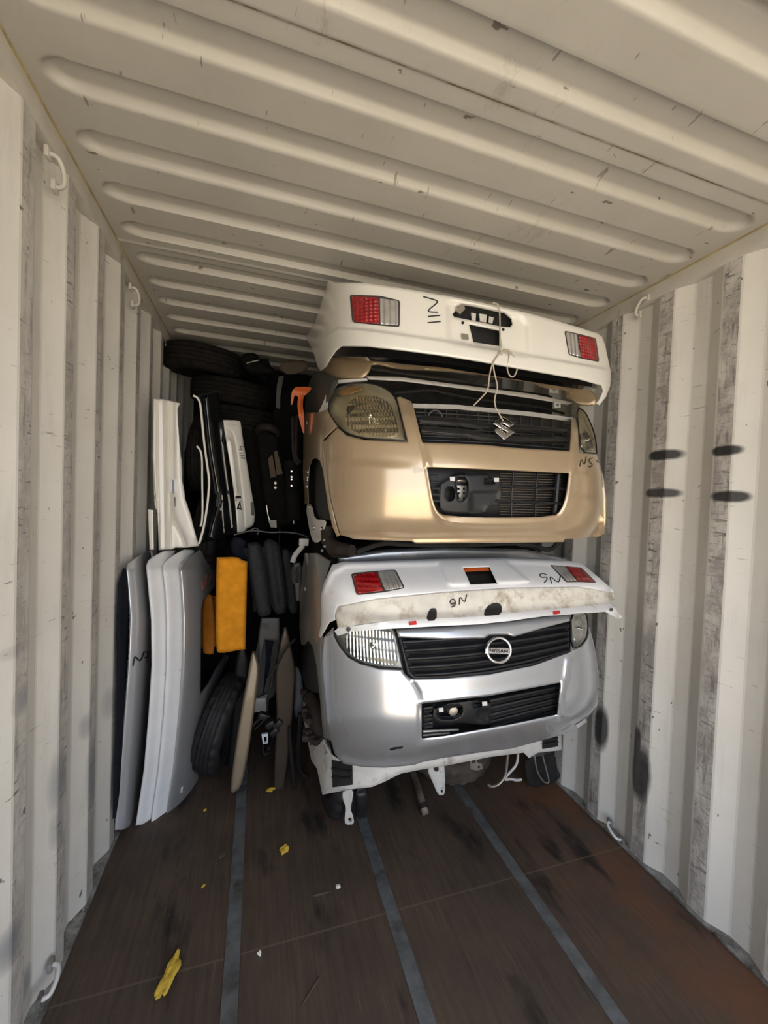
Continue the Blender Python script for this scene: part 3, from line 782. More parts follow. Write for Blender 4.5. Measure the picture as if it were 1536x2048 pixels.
def headlight(t, S, outl, bowl, lens_m, inner_off=.055, amber=None):
    h = MB().patch(outl, S.shifted(inner_off+.02), step=9, thick=.01).build('headlight', M_bezel, t)
    cx = sum(p[0] for p in bowl)/len(bowl); cy = sum(p[1] for p in bowl)/len(bowl)
    rad = max(math.hypot(p[0]-cx, p[1]-cy) for p in bowl)
    MB().patch(bowl, S.shifted(inner_off-.01), step=5, thick=.006,
               relief=[lambda P: .022*np.clip(1-(np.hypot(P[:, 0]-cx, P[:, 1]-cy)/rad)**2, 0, 1)]).build('reflector', M_refl, h)
    rim = MB().patch(outl, S.shifted(inner_off), [soft(bowl, 0)], step=8, thick=.006).build('inner_bezel', M_lampb, h)
    bulb = S.shifted(inner_off-.005)(np.array([(cx, cy)]))[0]
    mb = MB(); mb.lathe([(.001, -.02), (.006, -.018), (.008, -.010), (.008, .02), (.001, .021)], bulb, (0, 1, 0), 16, closed=False); mb.build('bulb', M_chrome, h)
    if amber: MB().patch(amber, S.shifted(inner_off-.03), step=6, thick=.006).build('indicator_strip', M_amber, h)
    MB().patch(outl, S, step=8, thick=.004, roll=(5, .008), lift=.003).build('lens_cover', lens_m, h)
    # black gasket round the lens
    P = S(np.array(outl+[outl[0]])); mb = MB(); mb.tube(P, .0032, 6); mb.build('gasket', M_black, h)
    return h
headlight(t, SG, hl, soft(B((248, 260), (255, 180), (300, 140), (380, 135), (450, 165), (475, 230), (500, 325), (345, 322), (285, 300)), 2), M_lensy, amber=soft(B((215, 128), (235, 108), (300, 96), (345, 100), (300, 118), (240, 140)), 1))
headlight(t, SG, hr, soft(B((1312, 290), (1335, 290), (1365, 340), (1372, 390), (1318, 384)), 1), M_lensy)
M_slat = mat('satin_black_slat', (.018, .017, .017), .32, var=.2)
# upper grille
g_out = B((552, 176), (760, 184), (1100, 218), (1276, 240), (1266, 390), (1000, 376), (860, 362), (598, 352))
gr = MB().patch(g_out, SG.shifted(.07), step=16, thick=.01).build('upper_grille', M_black, t)
mb = MB()
for i in range(9):
    a = i/8.; l = (565+(600-565)*a, 195+(338-195)*a); r_ = (1270-8*a, 250+(378-250)*a)
    mb.tube(SG.shifted(.058)(np.array(B(l, ((l[0]+r_[0])/2, (l[1]+r_[1])/2-6), r_))), .0022, 6)
for i in range(14):
    u = 610+i*48; v0 = 192+(u-610)*.075; mb.tube(SG.shifted(.056)(np.array(B((u, v0), (u+4, v0+130)))), .0022, 6)
mb.build('grille_mesh', M_greyin, gr)
for q in (B((578, 232), (780, 244), (900, 262), (1080, 272), (1256, 290), (1254, 303), (1080, 293), (890, 286), (780, 267), (582, 252)),
          B((588, 282), (800, 296), (900, 314), (1080, 322), (1252, 332), (1250, 346), (1080, 344), (890, 337), (800, 317), (592, 302))):
    MB().patch(q, SG.shifted(.02), step=5, thick=.03, roll=(2.4, .006)).build('slat', M_slat, gr)
MB().patch(B((552, 174), (760, 180), (1100, 213), (1278, 238), (1277, 243), (1100, 219), (760, 186), (556, 180)), SG.shifted(.012), step=8, thick=.02).build('top_edge', M_metalw, gr)
ring_c = B((655, 240))[0]
Pc = SG.shifted(.05)(np.array([ring_c]))[0]; mb = MB(); mb.lathe([(.028, -.004), (.034, -.004), (.034, .004), (.028, .004)], Pc, (.2, 1, .1), 32); mb.build('horn', M_black, gr)
MB().patch(B((918, 262), (963, 231), (1016, 267), (994, 280), (963, 260), (951, 268), (1017, 303), (970, 337), (921, 294), (944, 283), (972, 311), (986, 302)), SG.shifted(-.012), step=4, thick=.010, roll=(3, .004)).build('emblem', M_chrome, t)
# lower grille
lg = MB().patch(lowg, SG.shifted(.075), step=18, thick=.01).build('lower_grille', M_black, t)
mb = MB()
for i in range(17):
    v = 490+i*11.5; mb.tube(SG.shifted(.058)(np.array(B((950, v), (1090, v+3), (1225-max(0, v-640)*.8, v+6)))), .0016, 5)
mb.build('radiator_fins', M_fin, lg)
for l, r_ in (((940, 545), (1248, 562)), ((930, 612), (1238, 626))):
    mb = MB(); mb.tube(SG.shifted(.03)(np.array(B(l, ((l[0]+r_[0])/2, (l[1]+r_[1])/2), r_))), .0055, 8); mb.build('slat', M_black, lg)
for u in (1010, 1118, 1212):
    mb = MB(); mb.tube(SG.shifted(.034)(np.array(B((u, 480), (u-8, 580), (u-18 if u > 1200 else u-10, 684)))), .005 if u < 1200 else .011, 8); mb.build('slat', M_black, lg)
for i in range(5):
    mb = MB(); mb.tube(SG.shifted(.03)(np.array(B((632+i*3, 500+i*28), (668+i*3, 502+i*28)))), .006, 8); mb.build('slat', M_black, lg)
br = MB().patch(soft(B((680, 498), (955, 492), (957, 630), (892, 642), (884, 674), (690, 670), (672, 640)), 1), SG.shifted(.022),
           [soft(B((705, 550), (742, 550), (744, 612), (706, 615)), 1), soft(B((748, 508), (803, 506), (806, 590), (775, 622), (752, 600)), 1), B((880, 512), (922, 510), (925, 535), (880, 537))], step=7, thick=.03, roll=(5, .006),
           relief=[plateau(B((815, 575), (945, 572), (948, 632), (890, 640), (884, 668), (818, 660)), 6, -.012)]).build('plate_bracket', M_black, t)
MB().patch(B((748, 545), (800, 545), (800, 600), (778, 622), (750, 615)), SG.shifted(.065), [soft(B((u-5, v-5), (u+5, v-5), (u+5, v+5), (u-5, v+5)), 1) for u in (762, 786) for v in (560, 580, 602)], step=5, thick=.005).build('perforated_strap', M_alu, br)
MB().patch(B((750, 508), (800, 508), (800, 532), (750, 530)), SG.shifted(.06), step=6, thick=.02, roll=(6, .012)).build('horn_can', M_alu, br)
for q in (B((722, 505), (745, 505), (745, 525), (724, 523)), B((922, 510), (944, 510), (944, 528), (922, 528))):
    MB().patch(q, SG.shifted(.018), step=6, thick=.005).build('screw_clip', M_metalw, br)
# engine-bay pieces and added light blockers behind the grille and lamps
mb = MB(); mb.box((.99, 1.82, 1.80), (1.26, .16, .50), bev=.02); mb.build('radiator_support', M_black, t)
mb = MB(); mb.box((.99, 2.35, 1.86), (1.30, .75, .62), bev=.05); mb.build('engine_bay_blocker', M_blackmt, t)  # added black box that keeps the space behind the nose dark
mb = MB(); mb.box((1.0, 1.98, 2.06), (1.22, .30, .06), bev=.02); mb.build('slam_panel', M_blackmt, t)
mb = MB(); mb.box((.99, 2.45, 2.22), (1.30, .95, .16), bev=.05); mb.build('bonnet', M_blackmt, t)  # added box hiding the lit wall behind the gap above
for x, y, z, sx, sy, sz in ((.80, 1.78, 2.045, .30, .12, .05), (1.15, 1.80, 2.05, .28, .10, .06), (1.45, 1.84, 2.03, .14, .10, .05), (.58, 1.86, 2.07, .16, .1, .05)):
    mb = MB(); mb.box((x, y, z), (sx, sy, sz), Matrix.Rotation(random.uniform(-.2, .2), 3, 'Z'), bev=.012); mb.build('air_duct', M_blackgl, t)
mb = MB(); mb.tube(SBM.shifted(.05)(np.array(smooth_line(B((470, 130), (640, 110), (700, 130), (900, 165), (1130, 190), (1240, 220)), 2))), .008, 8); mb.build('bonnet_cable', M_blackmt, t)
# suspension bracket and joint at the left foot
SGl = lambda X: (lambda p: atX(p, np.full(len(p), X)))
MB().patch(soft(B((70, 632), (95, 628), (108, 698), (156, 700), (162, 716), (146, 760), (136, 800), (104, 803), (86, 742)), 1), SG.shifted(.02), step=6, thick=.006, roll=(4, .004)).build('wing_bracket', M_metalw, t)
for c in B((85, 642), (106, 735)):
    P = SG.shifted(.012)(np.array([c]))[0]; mb = MB(); mb.lathe([(.001, -.006), (.008, -.006), (.011, 0), (.011, .004), (.001, .004)], P, (.9, .4, 0), 14, closed=False); mb.build('bolt', M_alu, t)
mb = MB(); P = SG.shifted(.05)(np.array(B((165, 730), (170, 790), (200, 830), (280, 838))))
mb.tube(P, [.026, .032, .036, .026], 10)
mb.box(P[2]+np.array([.03, .02, -.012]), (.085, .06, .055), bev=.01); mb.build('knuckle', M_rust, t)
for c in B((143, 742), (158, 790), (148, 838), (160, 820)):
    P = SG.shifted(.01)(np.array([c]))[0]; mb = MB(); mb.lathe([(.001, -.008), (.006, -.007), (.006, .006), (.001, .006)], P, (.7, -.7, 0), 8, closed=False); mb.build('bolt', M_chrome, t)
mb = MB(); mb.tube(atY(np.array(smooth_line(B((300, 845), (420, 800), (520, 812), (760, 815), (1080, 800), (1170, 845), (1215, 800)), 2)), 1.72), .012, 8); mb.build('lower_hose', M_blackmt, t)

# ================================================================== white rear bumper upside down on the silver nose
SN6 = Nose(.99, .745, 6.5, 2.35, [1.0, 1.17, 1.185, 1.20, 1.275, 1.30, 1.40, 1.5, 1.6], [1.40, 1.40, 1.41, 1.45, 1.475, 1.51, 1.71, 1.90, 2.05], yaw=R(.5), sig=.005)
t = thing('rear_bumper', 'mud-stained white rear bumper lying upside down on the silver front end', 'bumper', (.99, 1.75, 1.2), 'white rear bumpers')
c1 = Cc((205, 335), (216, 302), (400, 266), (700, 236), (1000, 216), (1300, 211), (1462, 240))
c2 = Cc((216, 398), (450, 366), (850, 346), (1000, 330), (1450, 290))
h0 = Cc((782, 125), (900, 122), (935, 195), (815, 201))
h1 = soft(Cc((614, 364), (630, 312), (655, 306), (664, 318), (662, 362)), 1); h2 = soft(Cc((874, 342), (885, 305), (925, 280), (957, 292), (956, 336), (905, 340)), 1)
face = Cc((190, 112), (240, 98), (400, 95), (660, 85), (960, 80), (1170, 88), (1310, 98), (1390, 165), (1462, 228), (1462, 240))+[c1[i] for i in (5, 4, 3, 2, 1, 0)]+Cc((205, 362), (180, 372), (155, 415), (136, 442), (129, 432), (140, 380), (140, 250), (155, 190))
MB().patch(face, SN6, [h0], step=6.5, thick=.005, roll=(5, .008),
           relief=[plateau(Cc((668, 88), (960, 82), (1080, 186), (1040, 192), (735, 206), (715, 196)), 5, .018), ridge(Cc((150, 230), (190, 145), (250, 112), (660, 100)), 5, .012), ridge(Cc((985, 92), (1170, 100), (1315, 112)), 5, .010)]).build('bumper_shell', M_white2, t)
low = [c1[i] for i in range(0, 6)]+Cc((1466, 240), (1465, 262), (1450, 290))+[c2[i] for i in (3, 2, 1, 0)]
low = c1+Cc((1466, 262), (1450, 292))+[c2[i] for i in (3, 2, 1, 0)]
MB().patch(low, SN6, [], step=6.5, thick=.005, roll=(3, .003)).build('lower_skirt', M_whitedirt, t)
fl_ = c2[:-1]+Cc((1452, 288), (1500, 348), (1484, 359), (1425, 323), (1300, 331), (1150, 343), (1000, 365), (850, 381), (700, 388), (450, 401), (280, 413), (216, 433), (200, 412))
MB().patch(fl_, SN6, step=6.5, thick=.004, relief=[ridge(Cc((300, 392), (400, 385)), 7, .006)]).build('flange', M_white2, t)
for hh in (h1, h2):
    MB().patch(hh, SN6, step=6, thick=.003, lift=.004).build('exhaust_cutout', M_black, t)
for q in (Cc((537, 369), (570, 365), (573, 382), (538, 385)), Cc((1188, 322), (1218, 318), (1222, 331), (1192, 336))):
    MB().patch(q, SN6, step=6, thick=.002, lift=.004).build('red_sticker', M_redst, t)
for c in Cc((263, 402), (1447, 314)):
    P = SN6(np.array([c]))[0]; mb = MB(); mb.lathe([(.001, -.004), (.005, -.004), (.009, 0), (.009, .003), (.001, .003)], P-np.array([0, .006, 0]), (0, 1, .3), 14, closed=False); mb.build('bolt_hole', M_greyin, t)
lamp(t, SN6, Cc((276, 155), (292, 148), (392, 139), (478, 134), (519, 216), (427, 234), (300, 249)), Cc((284, 157), (388, 143), (423, 229), (302, 244)), Cc((396, 142), (473, 137), (512, 214), (431, 229)))
lamp(t, SN6, Cc((1172, 110), (1240, 113), (1312, 121), (1386, 192), (1302, 189), (1248, 190)), Cc((1245, 117), (1309, 124), (1378, 189), (1304, 186)), Cc((1178, 113), (1239, 116), (1299, 185), (1252, 187)))
MB().patch(Cc((770, 115), (910, 112), (945, 205), (800, 210)), SN6.shifted(.05), step=12, thick=.02).build('inner_panel', M_black, t)
MB().patch(Cc((784, 126), (896, 123), (901, 136), (790, 141)), SN6.shifted(.012), step=8, thick=.004).build('orange_trim', M_orange, t)
MB().patch(Cc((920, 130), (948, 130), (955, 152), (930, 155)), SN6, step=6, thick=.004, lift=.012).build('plate_nut', M_alu, t)
writing(t, [Cc((748, 280), (736, 292), (722, 285), (726, 270), (742, 267), (748, 280), (746, 296), (730, 303)), Cc((765, 292), (767, 250), (790, 288), (798, 247))], SN6, .0022)
writing(t, [Cc((1162, 158), (1140, 150), (1126, 158), (1138, 171), (1160, 166), (1163, 180), (1148, 193)), Cc((1182, 196), (1172, 158), (1214, 198), (1222, 163))], SN6, .0022)

# ================================================================== silver car front end
SS = Nose(.985, .75, 3.9, 2.22, [.5, .60, .66, .72, .80, .95, 1.05, 1.15, 1.25, 1.35, 1.5], [1.50, 1.47, 1.43, 1.40, 1.385, 1.40, 1.43, 1.48, 1.56, 1.70, 1.95], yaw=R(.6))
t = thing('car_front_end', 'silver car front end with round ring emblem, lowest in the stack', 'car part', (.99, 1.8, .35), 'cut-off car front ends')
hl = soft(Cc((200, 432), (215, 395), (280, 385), (400, 382), (466, 385), (495, 500), (509, 581), (509, 581), (400, 576), (320, 556), (265, 526), (230, 484)), 1)
hr = soft(Cc((1268, 320), (1335, 320), (1348, 380), (1341, 442), (1312, 480), (1274, 491)), 1)
fender = Cc((66, 60), (125, 60), (185, 95), (156, 190), (141, 250), (141, 400), (150, 440), (141, 500), (152, 620))+D((160, 160), (190, 345), (150, 328), (132, 120), (119, 0))+Cc((102, 482), (82, 456), (62, 478), (50, 470), (42, 400), (45, 250), (58, 120))
liner = Cc((52, 600), (58, 485), (80, 452), (104, 478), (124, 570))+D((140, 130), (100, 120), (66, 100))
bump_o = Cc((152, 440), (195, 395), (200, 435), (228, 486), (264, 530), (320, 560), (400, 580), (510, 585), (518, 603), (545, 625), (560, 628), (700, 624), (900, 606), (1100, 566), (1264, 506), (1276, 495), (1314, 484), (1345, 442), (1352, 392), (1376, 480), (1392, 580), (1398, 680)) + \
         D((1392, 100), (1387, 190), (1347, 245), (1336, 265), (1242, 311), (1200, 324), (1000, 378), (760, 405), (600, 438), (560, 452), (430, 464), (330, 461), (240, 446), (200, 400), (165, 260), (152, 130), (137, 0))+Cc((142, 500))
lowg = D((595, 175), (900, 140), (1220, 80), (1206, 222), (1000, 266), (800, 301), (700, 319), (595, 331))
gb = nose_bits(t, SS, fender, liner, bump_o, lowg,
    [ridge(smooth_line(Cc((512, 590), (555, 640), (582, 690))+D((588, 140), (586, 260), (586, 375)), 1), 5, -.008),
     ridge(smooth_line(Cc((1256, 540), (1244, 640))+D((1236, 80), (1222, 150), (1216, 232)), 1), 5, .010),
     ridge(D((590, 372), (700, 342), (900, 305), (1216, 236)), 9, .014), ridge(D((590, 168), (900, 133), (1224, 72)), 8, .006),
     ridge(D((190, 395), (330, 436), (560, 425), (620, 400)), 8, -.006), plateau(D((1228, 300), (1280, 255), (1345, 238), (1335, 270), (1240, 312)), 5, -.022)], M_silver, M_silver_sh)
MB().patch(soft(D((448, 382), (470, 372), (512, 368), (505, 378), (480, 380), (460, 388)), 0), SS, step=5, thick=.001, lift=.002).build('paint_chip', M_ink, gb)
MB().patch(soft(D((1292, 272), (1338, 242), (1342, 258), (1300, 285)), 0), SS, step=5, thick=.001, lift=-.004).build('torn_corner', M_white2, gb)
MB().patch(Cc((478, 400), (700, 390), (1000, 365), (1264, 330), (1266, 366), (1130, 402), (1010, 437), (980, 428), (900, 430), (880, 444), (700, 449), (488, 440)), SS.shifted(-.006), step=7, thick=.01, roll=(6, .01)).build('bonnet_edge', M_silver, t)
MB().patch(Cc((215, 70), (420, 42), (700, 30), (1050, 40), (1200, 70), (1310, 96), (1200, 104), (600, 112), (215, 116)), depth(1.93), step=12, thick=.02, roll=(8, .03)).build('bonnet', M_silver, t)
P = SS(np.array(Cc((68, 222))))[0]; mb = MB(); mb.lathe([(.001, -.004), (.009, -.002), (.010, .004), (.001, .004)], P, (1, .1, 0), 16, closed=False); mb.build('side_marker', mat('marker_clear', (.5, .48, .44), .2), t)
P = SG(np.array(B((76, 262))))[0]; mb = MB(); mb.lathe([(.001, -.004), (.009, -.002), (.010, .004), (.001, .004)], P, (1, .1, 0), 16, closed=False)
mb.build('side_marker', mat('marker_clear_gold', (.5, .48, .44), .2), bpy.data.objects['car_front_end'])
headlight(t, SS, hl, soft(Cc((245, 450), (275, 400), (400, 395), (455, 400), (480, 480), (496, 568), (400, 562), (320, 545), (262, 510)), 1), M_lens)
headlight(t, SS, hr, soft(Cc((1284, 345), (1325, 345), (1335, 390), (1325, 440), (1285, 475)), 1), M_lens)
# grille with blades
gr = MB().patch(Cc((486, 436), (880, 440), (985, 425), (1264, 362), (1272, 395), (1266, 506), (1100, 566), (900, 606), (700, 626), (556, 630), (526, 602), (508, 520)), SS.shifted(.07), step=16, thick=.01).build('upper_grille', M_black, t)
Lg = [(505, 452), (515, 490), (525, 528), (536, 566), (550, 602)]; Rg = [(1262, 378), (1262, 408), (1262, 436), (1262, 464), (1262, 490)]
for k, (l, r_) in enumerate(zip(Lg, Rg)):
    mids = [(l[0]+(r_[0]-l[0])*s_, l[1]+(r_[1]-l[1])*s_+26*4*s_*(1-s_)*(.35+.15*k)) for s_ in np.linspace(0, 1, 9)]
    q = B.__class__ and Cc(*mids, *[(u, v+19) for u, v in mids[::-1]])
    MB().patch(q, SS.shifted(.012), step=7, thick=.035, roll=(3.5, .012)).build('blade', M_black, gr)
MB().patch(Cc((488, 436), (508, 520), (528, 602), (558, 630), (700, 626), (900, 606), (1100, 566), (1266, 506), (1266, 494), (1100, 552), (900, 591), (700, 611), (566, 614), (544, 592), (524, 520), (504, 440)), SS.shifted(.004), step=7, thick=.03, roll=(4, .008)).build('grille_frame', M_black, gr)
SE = SS.shifted(-.014)
ec = Cc((943, 498))[0]
em_c = SE(np.array([ec]))[0]
em = MB(); ring = [SE(np.array([(ec[0]+23.5*math.cos(a), ec[1]+24.5*math.sin(a))]))[0] for a in np.linspace(0, 2*math.pi, 49)]
em.tube(ring, .0065, 10, cap=False); em = em.build('emblem', M_chrome, t)
MB().patch(Cc((882, 486), (1000, 489), (1000, 516), (882, 514)), SE.shifted(-.004), step=6, thick=.010, roll=(3, .003)).build('name_bar', M_chrome, em)
ux = SE(np.array([(ec[0]+20, ec[1]+1)]))[0]-SE(np.array([(ec[0]-20, ec[1]-1)]))[0]; ux = Vector(ux).normalized(); uz = (Vector((0, 0, 1))-ux*ux.z).normalized(); uy = ux.cross(uz)
def lettering(parent, text, center, w, h, ux, uz, mtl, lift, name):
    cu = bpy.data.curves.new('letters', 'FONT'); cu.body = text; cu.align_x = 'CENTER'; cu.align_y = 'CENTER'; cu.size = 1.0; cu.extrude = .02
    tmp = bpy.data.objects.new('letters_tmp', cu); COL.objects.link(tmp)
    dg = bpy.context.evaluated_depsgraph_get(); me = tmp.evaluated_get(dg).to_mesh()
    V = np.array([tuple(v.co) for v in me.vertices]); F = [tuple(p.vertices) for p in me.polygons]
    tmp.evaluated_get(dg).to_mesh_clear(); bpy.data.objects.remove(tmp); bpy.data.curves.remove(cu)
    V[:, 0] -= (V[:, 0].min()+V[:, 0].max())/2; V[:, 1] -= (V[:, 1].min()+V[:, 1].max())/2
    sx = w/(V[:, 0].max()-V[:, 0].min()); sz = h/(V[:, 1].max()-V[:, 1].min())
    nrm = Vector(ux).cross(Vector(uz))
    W_ = [Vector(center)+Vector(ux)*(v[0]*sx)+Vector(uz)*(v[1]*sz)+nrm*(v[2]*sx+lift) for v in V]
    mb = MB(); mb.add(W_, F); return mb.build(name, mtl, parent, smooth=0)
nbc = SE.shifted(-.004)(np.array([(ec[0], ec[1]+1.2)]))[0]
lettering(em, 'NISSAN', nbc, .082, .0145, ux, uz, M_ink, .002, 'lettering')
# lower grille
lg = MB().patch(lowg, SS.shifted(.08), step=18, thick=.01).build('lower_grille', M_black, t)
for k in range(5):
    a = (k+.5)/5; l = (900, 150+165*a); r_ = (1214, 90+130*a)
    MB().patch(D((l[0], l[1]-12), (r_[0], r_[1]-10), (r_[0], r_[1]+6), (l[0], l[1]+9)), SS.shifted(.03), step=8, thick=.025, roll=(4, .010)).build('blade', M_black, lg)
for k in range(3):
    MB().patch(D((598, 190+k*36), (650, 182+k*36), (650, 200+k*36), (598, 210+k*36)), SS.shifted(.03), step=8, thick=.025, roll=(4, .010)).build('blade', M_black, lg)
br = MB().patch(soft(D((650, 180), (905, 150), (915, 245), (900, 275), (790, 262), (770, 262), (640, 262)), 1), SS.shifted(.025),
     [soft(D((665, 200), (715, 180), (776, 180), (782, 220), (745, 245), (690, 250), (662, 232)), 1), D((828, 172), (866, 167), (866, 190), (830, 194))], step=7, thick=.03, roll=(5, .006),
     relief=[plateau(D((850, 205), (905, 200), (905, 262), (845, 240)), 5, -.02)]).build('plate_bracket', M_black, t)
mb = MB(); mb.tube(SS.shifted(.055)(np.array(smooth_line(D((655, 215), (670, 240), (720, 252), (765, 240), (782, 200)), 2))), .008, 8); mb.build('hose', M_blackmt, br)
P = SS.shifted(.06)(np.array(D((735, 205))))[0]; mb = MB(); mb.lathe([(.001, -.012), (.018, -.01), (.022, 0), (.022, .02), (.001, .02)], P, (.1, 1, 0), 18, closed=False); mb.build('horn_can', M_alu, br)
for q in (D((672, 195), (692, 193), (694, 212), (674, 214)), D((868, 167), (890, 165), (892, 183), (870, 185))):
    MB().patch(q, SS.shifted(.02), step=6, thick=.005).build('screw_clip', M_metalw, br)
for a, b in (((600, 300), (760, 292)), ((600, 318), (720, 306))):
    mb = MB(); mb.tube(SS.shifted(.05)(np.array(D(a, b))), .006, 8); mb.build('pipe', M_alu, lg)
mb = MB(); mb.box((.99, 1.82, 1.0), (1.24, .16, .62), bev=.02); mb.build('radiator_support', M_black, t)
mb = MB(); mb.box((.99, 2.4, .98), (1.30, .70, .80), bev=.05); mb.build('engine_bay_blocker', M_blackmt, t)  # box added behind the silver nose to hold back light
# white crossmember below the bumper
SX = Nose(.99, .70, 5, 2.3, [.2, .5, .7, .9], [1.66, 1.66, 1.68, 1.70], yaw=R(2.0))
cm = D((58, 160), (90, 165), (122, 328), (150, 335), (185, 400), (240, 440), (330, 455), (600, 430), (900, 385), (1050, 350), (1150, 322), (1225, 305), (1228, 385), (1120, 396), (1080, 421), (1055, 396), (900, 416), (700, 456), (600, 471), (500, 491), (420, 531), (370, 551), (280, 561), (146, 586), (122, 470), (96, 430), (62, 250))
vents = [D((188, 430), (280, 455), (282, 541), (192, 553)), D((1145, 326), (1207, 313), (1212, 368), (1142, 380))]
cx = MB().patch(cm, SX, [], step=7, thick=.02, roll=(6, .008), relief=[ridge(D((140, 340), (180, 420), (150, 560)), 5, .006), ridge(D((420, 500), (600, 455), (900, 400), (1060, 372)), 7, .008)]).build('crossmember', M_metalw, t)
for j, q in enumerate(vents):
    v = MB().patch(q, SX, step=8, thick=.02, lift=.010).build('rubber_vent', M_blackmt, cx)
    c = np.mean(np.array(q), axis=0); qa = np.array(q)
    for s_ in (.30, .62):
        l = qa[0]*(1-s_)+qa[3]*s_; r_ = qa[1]*(1-s_)+qa[2]*s_
        mb = MB(); mb.tube(SX.shifted(-.012)(np.array([l, r_])), .006, 6); mb.build('flap', M_black, v)
for c in D((170, 402), (110, 390)):
    P = SX(np.array([c]))[0]; mb = MB(); mb.lathe([(.001, -.006), (.008, -.006), (.011, 0), (.011, .004), (.001, .004)], P, (0, 1, 0), 14, closed=False); mb.build('bolt', M_alu, cx)
mb = MB(); P = SS.shifted(.05)(np.array(D((95, 140), (110, 200), (125, 260), (138, 322)))); mb.tube(P, [.03, .045, .04, .03], 10)
for q in range(22): mb.box(P[q % 4]+rng.normal(0, .02, 3)+np.array([-.02, -.02, 0]), (.03, .025, .025), Matrix.Rotation(q, 3, 'Z'), bev=.004)
mb.build('suspension_joint', M_rust, t)
# hanging bracket, braces, flap
bk = MB().patch(soft(D((618, 470), (640, 452), (696, 444), (701, 500), (701, 576), (691, 590), (668, 587), (642, 525)), 1), depth(1.80), [soft(D((645, 462), (668, 456), (672, 478), (655, 482)), 1), soft(D((680, 566), (688, 563), (692, 574), (684, 578)), 1)], step=5, thick=.012, roll=(5, .008)).build('hanger_bracket', M_metalw, t)
MB().patch(soft(D((812, 405), (842, 402), (846, 440), (866, 446), (872, 470), (845, 478), (815, 470)), 0), depth(1.84), [soft(D((848, 455), (858, 455), (858, 466), (848, 466)), 1), D((820, 412), (836, 410), (838, 440), (822, 445))], step=5, thick=.01).build('hanger_bracket', M_alu, t)
MB().patch(soft(D((238, 568), (286, 562), (284, 600), (272, 650), (285, 680), (291, 720), (250, 723), (245, 690), (256, 650), (236, 605)), 1), depth(lambda p: np.interp(p[:, 1], [1580, 1650], [1.70, 1.76])), [soft(D((262, 692), (276, 690), (278, 708), (264, 710)), 1)], step=5, thick=.014, roll=(3, .006), relief=[plateau(D((246, 575), (278, 572), (268, 640), (262, 680), (252, 640)), 4, -.010)]).build('lower_brace', M_metalw, t)
MB().patch(soft(D((290, 556), (357, 550), (352, 690), (298, 696), (300, 640)), 1), depth(lambda p: np.interp(p[:, 1], [1570, 1640], [1.76, 1.80])), step=7, thick=.03, roll=(6, .012), relief=[plateau(D((302, 588), (345, 584), (343, 650), (303, 654)), 5, .012)]).build('stub_bracket', M_black, t)
MB().patch(soft(D((1058, 432), (1082, 420), (1200, 398), (1206, 470), (1226, 500), (1196, 532), (1082, 559), (1064, 500)), 1), depth(lambda p: 1.90+.0005*(1100-p[:, 0])), step=7, thick=.012, roll=(5, .01), relief=[ridge(D((1150, 405), (1190, 530)), 5, .008), ridge(D((1178, 405), (1208, 510)), 4, .008)]).build('mud_flap', M_blackmt, t)
mb = MB(); mb.tube(atY(np.array(smooth_line(D((1104, 405), (1114, 480), (1146, 532), (1172, 534), (1166, 505), (1140, 405)), 2)), 1.85), .0042, 8); mb.build('flap_brace', M_alu, t)
mb = MB(); mb.tube(atY(np.array(smooth_line(D((984, 398), (980, 450), (974, 500), (945, 540), (910, 552), (894, 540)), 2)), 1.86), .007, 8); mb.build('brake_pipe', M_alu, t)
mb = MB(); mb.tube(atY(np.array(smooth_line(D((1030, 398), (1026, 450), (990, 488), (962, 520), (1000, 514), (1022, 522), (1046, 517)), 2)), 1.88), .007, 8); mb.build('brake_pipe', M_metalw, t)

# ================================================================== tyres
def tyre_profile(r, w):
    h = w/2; p = []
    p += [(r*.60, -h*.72), (r*.66, -h*.95), (r*.78, -h*1.03), (r*.88, -h*.99), (r*.94, -h*.90), (r*.975, -h*.78)]
    tread = []
    for g0, g1 in ((-.52, -.44), (-.18, -.10), (.10, .18), (.44, .52)):
        tread += [(r, h*(g0-.03)), (r*.972, h*g0), (r*.972, h*g1), (r, h*(g1+.03))]
    p += tread
    p += [(r*.975, h*.78), (r*.94, h*.90), (r*.88, h*.99), (r*.78, h*1.03), (r*.66, h*.95), (r*.60, h*.72)]
    return p
def tyre(name, c, axis, r, w, label, m=None, rim=None, group=None, seg=96):
    prof = tyre_profile(r, w); n = len(prof)
    def rf(rr, j, k):
        a = abs(prof[j][1])/(w/2)
        if .5 < a < .95 and rr > r*.93 and (k//2) % 2 == 0: return rr-.009*r/.27
        if a < .42 and rr > r*.985 and (k+(j//4)*2) % 6 == 0: return rr-.004*r/.27
        return rr
    z0 = c[2]-r*math.sqrt(max(0, 1-Vector(axis).normalized().z**2))-w/2*abs(Vector(axis).normalized().z)
    t_ = thing(name, label, 'tyre', (c[0], c[1], z0), group)
    mb = MB(); mb.lathe(prof, c, axis, seg, rfun=rf); mb.build('tyre_casing', m or M_tyre, t_, smooth=30)
    if rim:
        h = w/2; mb = MB(); mb.lathe([(r*.2, -h*.3), (r*.5, -h*.35), (r*.56, -h*.7), (r*.61, -h*.74), (r*.615, 0), (r*.61, h*.74), (r*.56, h*.7), (r*.5, h*.3), (r*.2, h*.2)], c, axis, 48); mb.build('wheel_rim', rim, t_)
    return t_
tyre('tyre', (.445, 2.075, .27), (1, .05, 0), .27, .155, 'dark front tyre standing on the floor under the left of the silver front end', M_tyrenew, group='loose tyres')
tyre('tyre', (1.17, 2.24, .165), (-.1, -.30, 1), .27, .15, 'dusty brown tyre lying behind the hanging brackets under the silver front end', M_tyredust, M_black, group='loose tyres')
a0 = math.radians(13)
